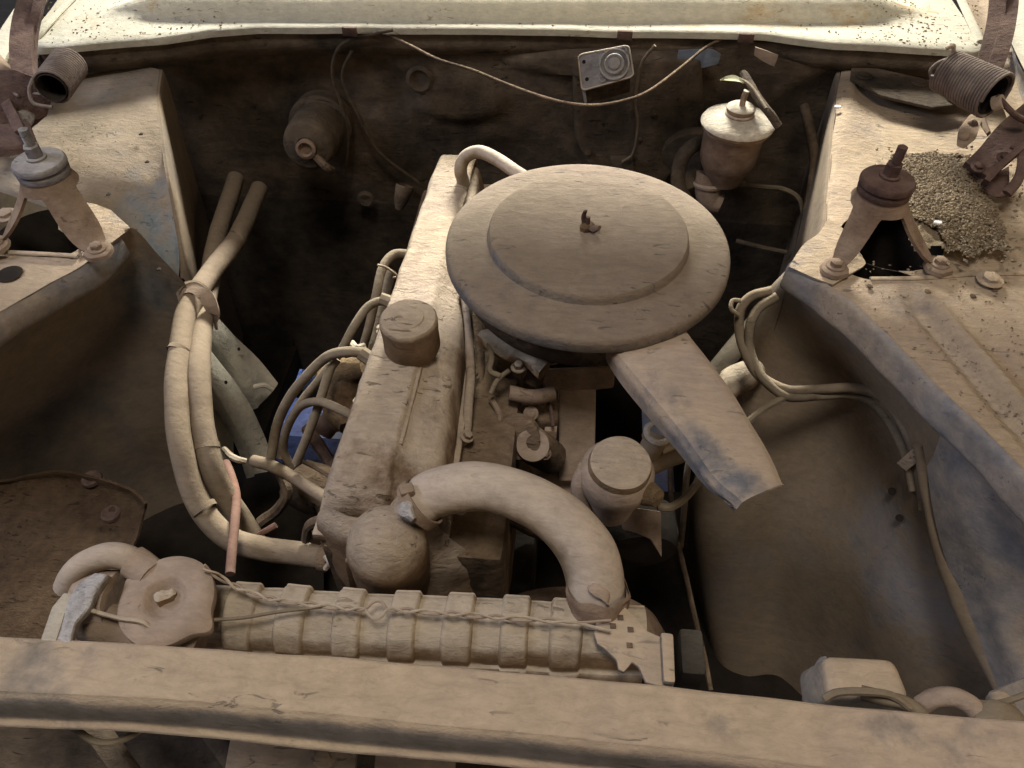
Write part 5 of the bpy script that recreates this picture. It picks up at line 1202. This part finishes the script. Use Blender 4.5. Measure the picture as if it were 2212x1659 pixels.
g = G(); g.lin([[Vector((-.75, .10, .20)), Vector((.65, .10, .20))], [Vector((-.75, .88, .20)), Vector((.65, .88, .20))]], 6, 6, .006); g.thick(.004)
g.build("dark_floor_sheet", 'black', label="black sheet added under the engine to hide the lit ground", cat="sheet")  # black sheet added so the deep gaps read as shade
CM = thing("ground_mask", "dark boxes added low under the engine to mask the blue lit ground", "ground_mask", (-.1, 1.0, .08))  # boxes added to mask the lit ground around the small gaps
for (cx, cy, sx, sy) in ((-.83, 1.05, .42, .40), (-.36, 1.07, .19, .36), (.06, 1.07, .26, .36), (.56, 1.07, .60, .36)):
    G().box((cx, cy, .12), sx, sy, .06, bevel=.008).build("mask_box", 'black', CM)
for (cy, sy) in ((1.245, .08), (.955, .23)): G().box((-.54, cy, .025), .20, sy, .03, bevel=.004).build("mask_box", 'black', CM)
# ------------------------------------------------------------------ rusty tray, lower left
g = G()
g.loft([Z3((-150, 1060, .60), (0, 1034, .60), (60, 1022, .605), (120, 1014, .61), (190, 1026, .61), (255, 1042, .61), (295, 1058, .605), (318, 1085, .60)),
        Z3((-150, 1080, .585), (0, 1052, .585), (60, 1045, .59), (120, 1042, .59), (190, 1052, .59), (250, 1064, .59), (288, 1078, .588), (316, 1105, .585)),
        Z3((-150, 1160, .575), (0, 1140, .575), (60, 1135, .575), (120, 1130, .575), (185, 1130, .575), (240, 1132, .575), (282, 1138, .575), (306, 1150, .575)),
        Z3((-150, 1260, .575), (0, 1245, .575), (60, 1240, .575), (115, 1235, .575), (170, 1225, .575), (220, 1215, .575), (262, 1205, .575), (286, 1198, .575)),
        Z3((-150, 1480, .57), (0, 1480, .57), (60, 1480, .57), (115, 1480, .57), (170, 1440, .57), (215, 1380, .57), (255, 1310, .57), (278, 1245, .57))], 8, 6, .004, 22)
g.thick(.004)
BT = g.build("battery_tray", 'tray', label="rusty dirt-caked tray at the lower left, with a curled edge", cat="tray")
for q in ((240, 1108), (198, 1034)): 
    G().lathe([(.0001, .001), (.005, .001), (.010, .004), (.013, .002), (.014, -.002)], Z(q[0], q[1], .582 if q[1] > 1050 else .60), ZUP, 14, lump=.0015, ls=60).build("rust_lump", 'rust', BT)
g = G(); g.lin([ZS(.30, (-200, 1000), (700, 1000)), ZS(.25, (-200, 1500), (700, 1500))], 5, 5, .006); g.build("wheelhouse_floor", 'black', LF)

# ------------------------------------------------------------------ box and wires at the lower right
RB = thing("relay_box", "rounded tan box sitting behind the crossbeam at the lower right", "box", Z(1870, 1480, .70))
tq = Z3((1782, 1412, .765), (1935, 1420, .765), (1978, 1512, .765), (1796, 1506, .765))
g = G(); g.prism(tq, (-.012, .004, -.055), .012, 4)
for v in g.bm.verts:
    if v.co.z > .76: v.co += noise.noise_vector(v.co * 40) * .0012
g.build("box_body", 'beam', RB, sharp=60)
G().prism(Z3((1786, 1413, .752), (1770, 1418, .745), (1752, 1448, .735), (1738, 1488, .725), (1738, 1530, .72), (1800, 1530, .74), (1800, 1500, .75)), (.006, .004, -.03), .006, 3).build("side_flange", 'fender_blue', RB)
cable("box_wire", "pale wire arching over the front of the tan box", Z3((1780, 1510, .79), (1810, 1496, .795), (1870, 1494, .797), (1925, 1502, .795), (1965, 1528, .788)), .0035, 'wire', "wire")
cable("box_wire", "thicker wire curling down from the tan box to the crossbeam", Z3((1860, 1496, .78), (1910, 1508, .785), (1955, 1520, .785), (1990, 1545, .78), (1985, 1570, .77)), .0065, 'wire', "wire", seg=10)
cable("ribbed_hose", "ribbed dusty hose arching just behind the crossbeam, right of the tan box", Z3((1990, 1525, .775), (2020, 1508, .785), (2060, 1506, .79), (2095, 1522, .79), (2120, 1550, .785), (2135, 1585, .77)), .0085, 'bracketpale', "hose", seg=12)
cable("thin_wire", "pair of thin wires running to the right edge behind the crossbeam", Z3((2115, 1518, .765), (2150, 1520, .765), (2190, 1510, .77), (2230, 1495, .775)), .0028, 'wire', "wire")
G().tube(Z3((2160, 1520, .74), (2165, 1545, .75), (2170, 1590, .75)), .012, 12, 4).build("pipe_stub", 'beam', label="tan pipe stub at the lower right behind the crossbeam", cat="pipe")
G().tube(Z3((2110, 1580, .79), (2150, 1545, .795), (2190, 1555, .79), (2220, 1580, .785)), [.006, .012, .012, .008], 12, 5, flat=.5, lump=.002).build("rubber_flap", 'wire', label="crumpled rubber flap lying on the crossbeam edge at lower right", cat="flap")
g = G(); g.loft([Z3((2140, 1495, .72), (2180, 1478, .72), (2240, 1455, .72)), Z3((2130, 1515, .715), (2180, 1505, .715), (2240, 1480, .715)), Z3((2120, 1560, .70), (2180, 1570, .70), (2240, 1560, .70))], 4, 5, .002); g.thick(.003)
g.build("corner_shelf", 'fender_blue', label="blue-grey sheet shelf at the right end behind the crossbeam", cat="shelf")
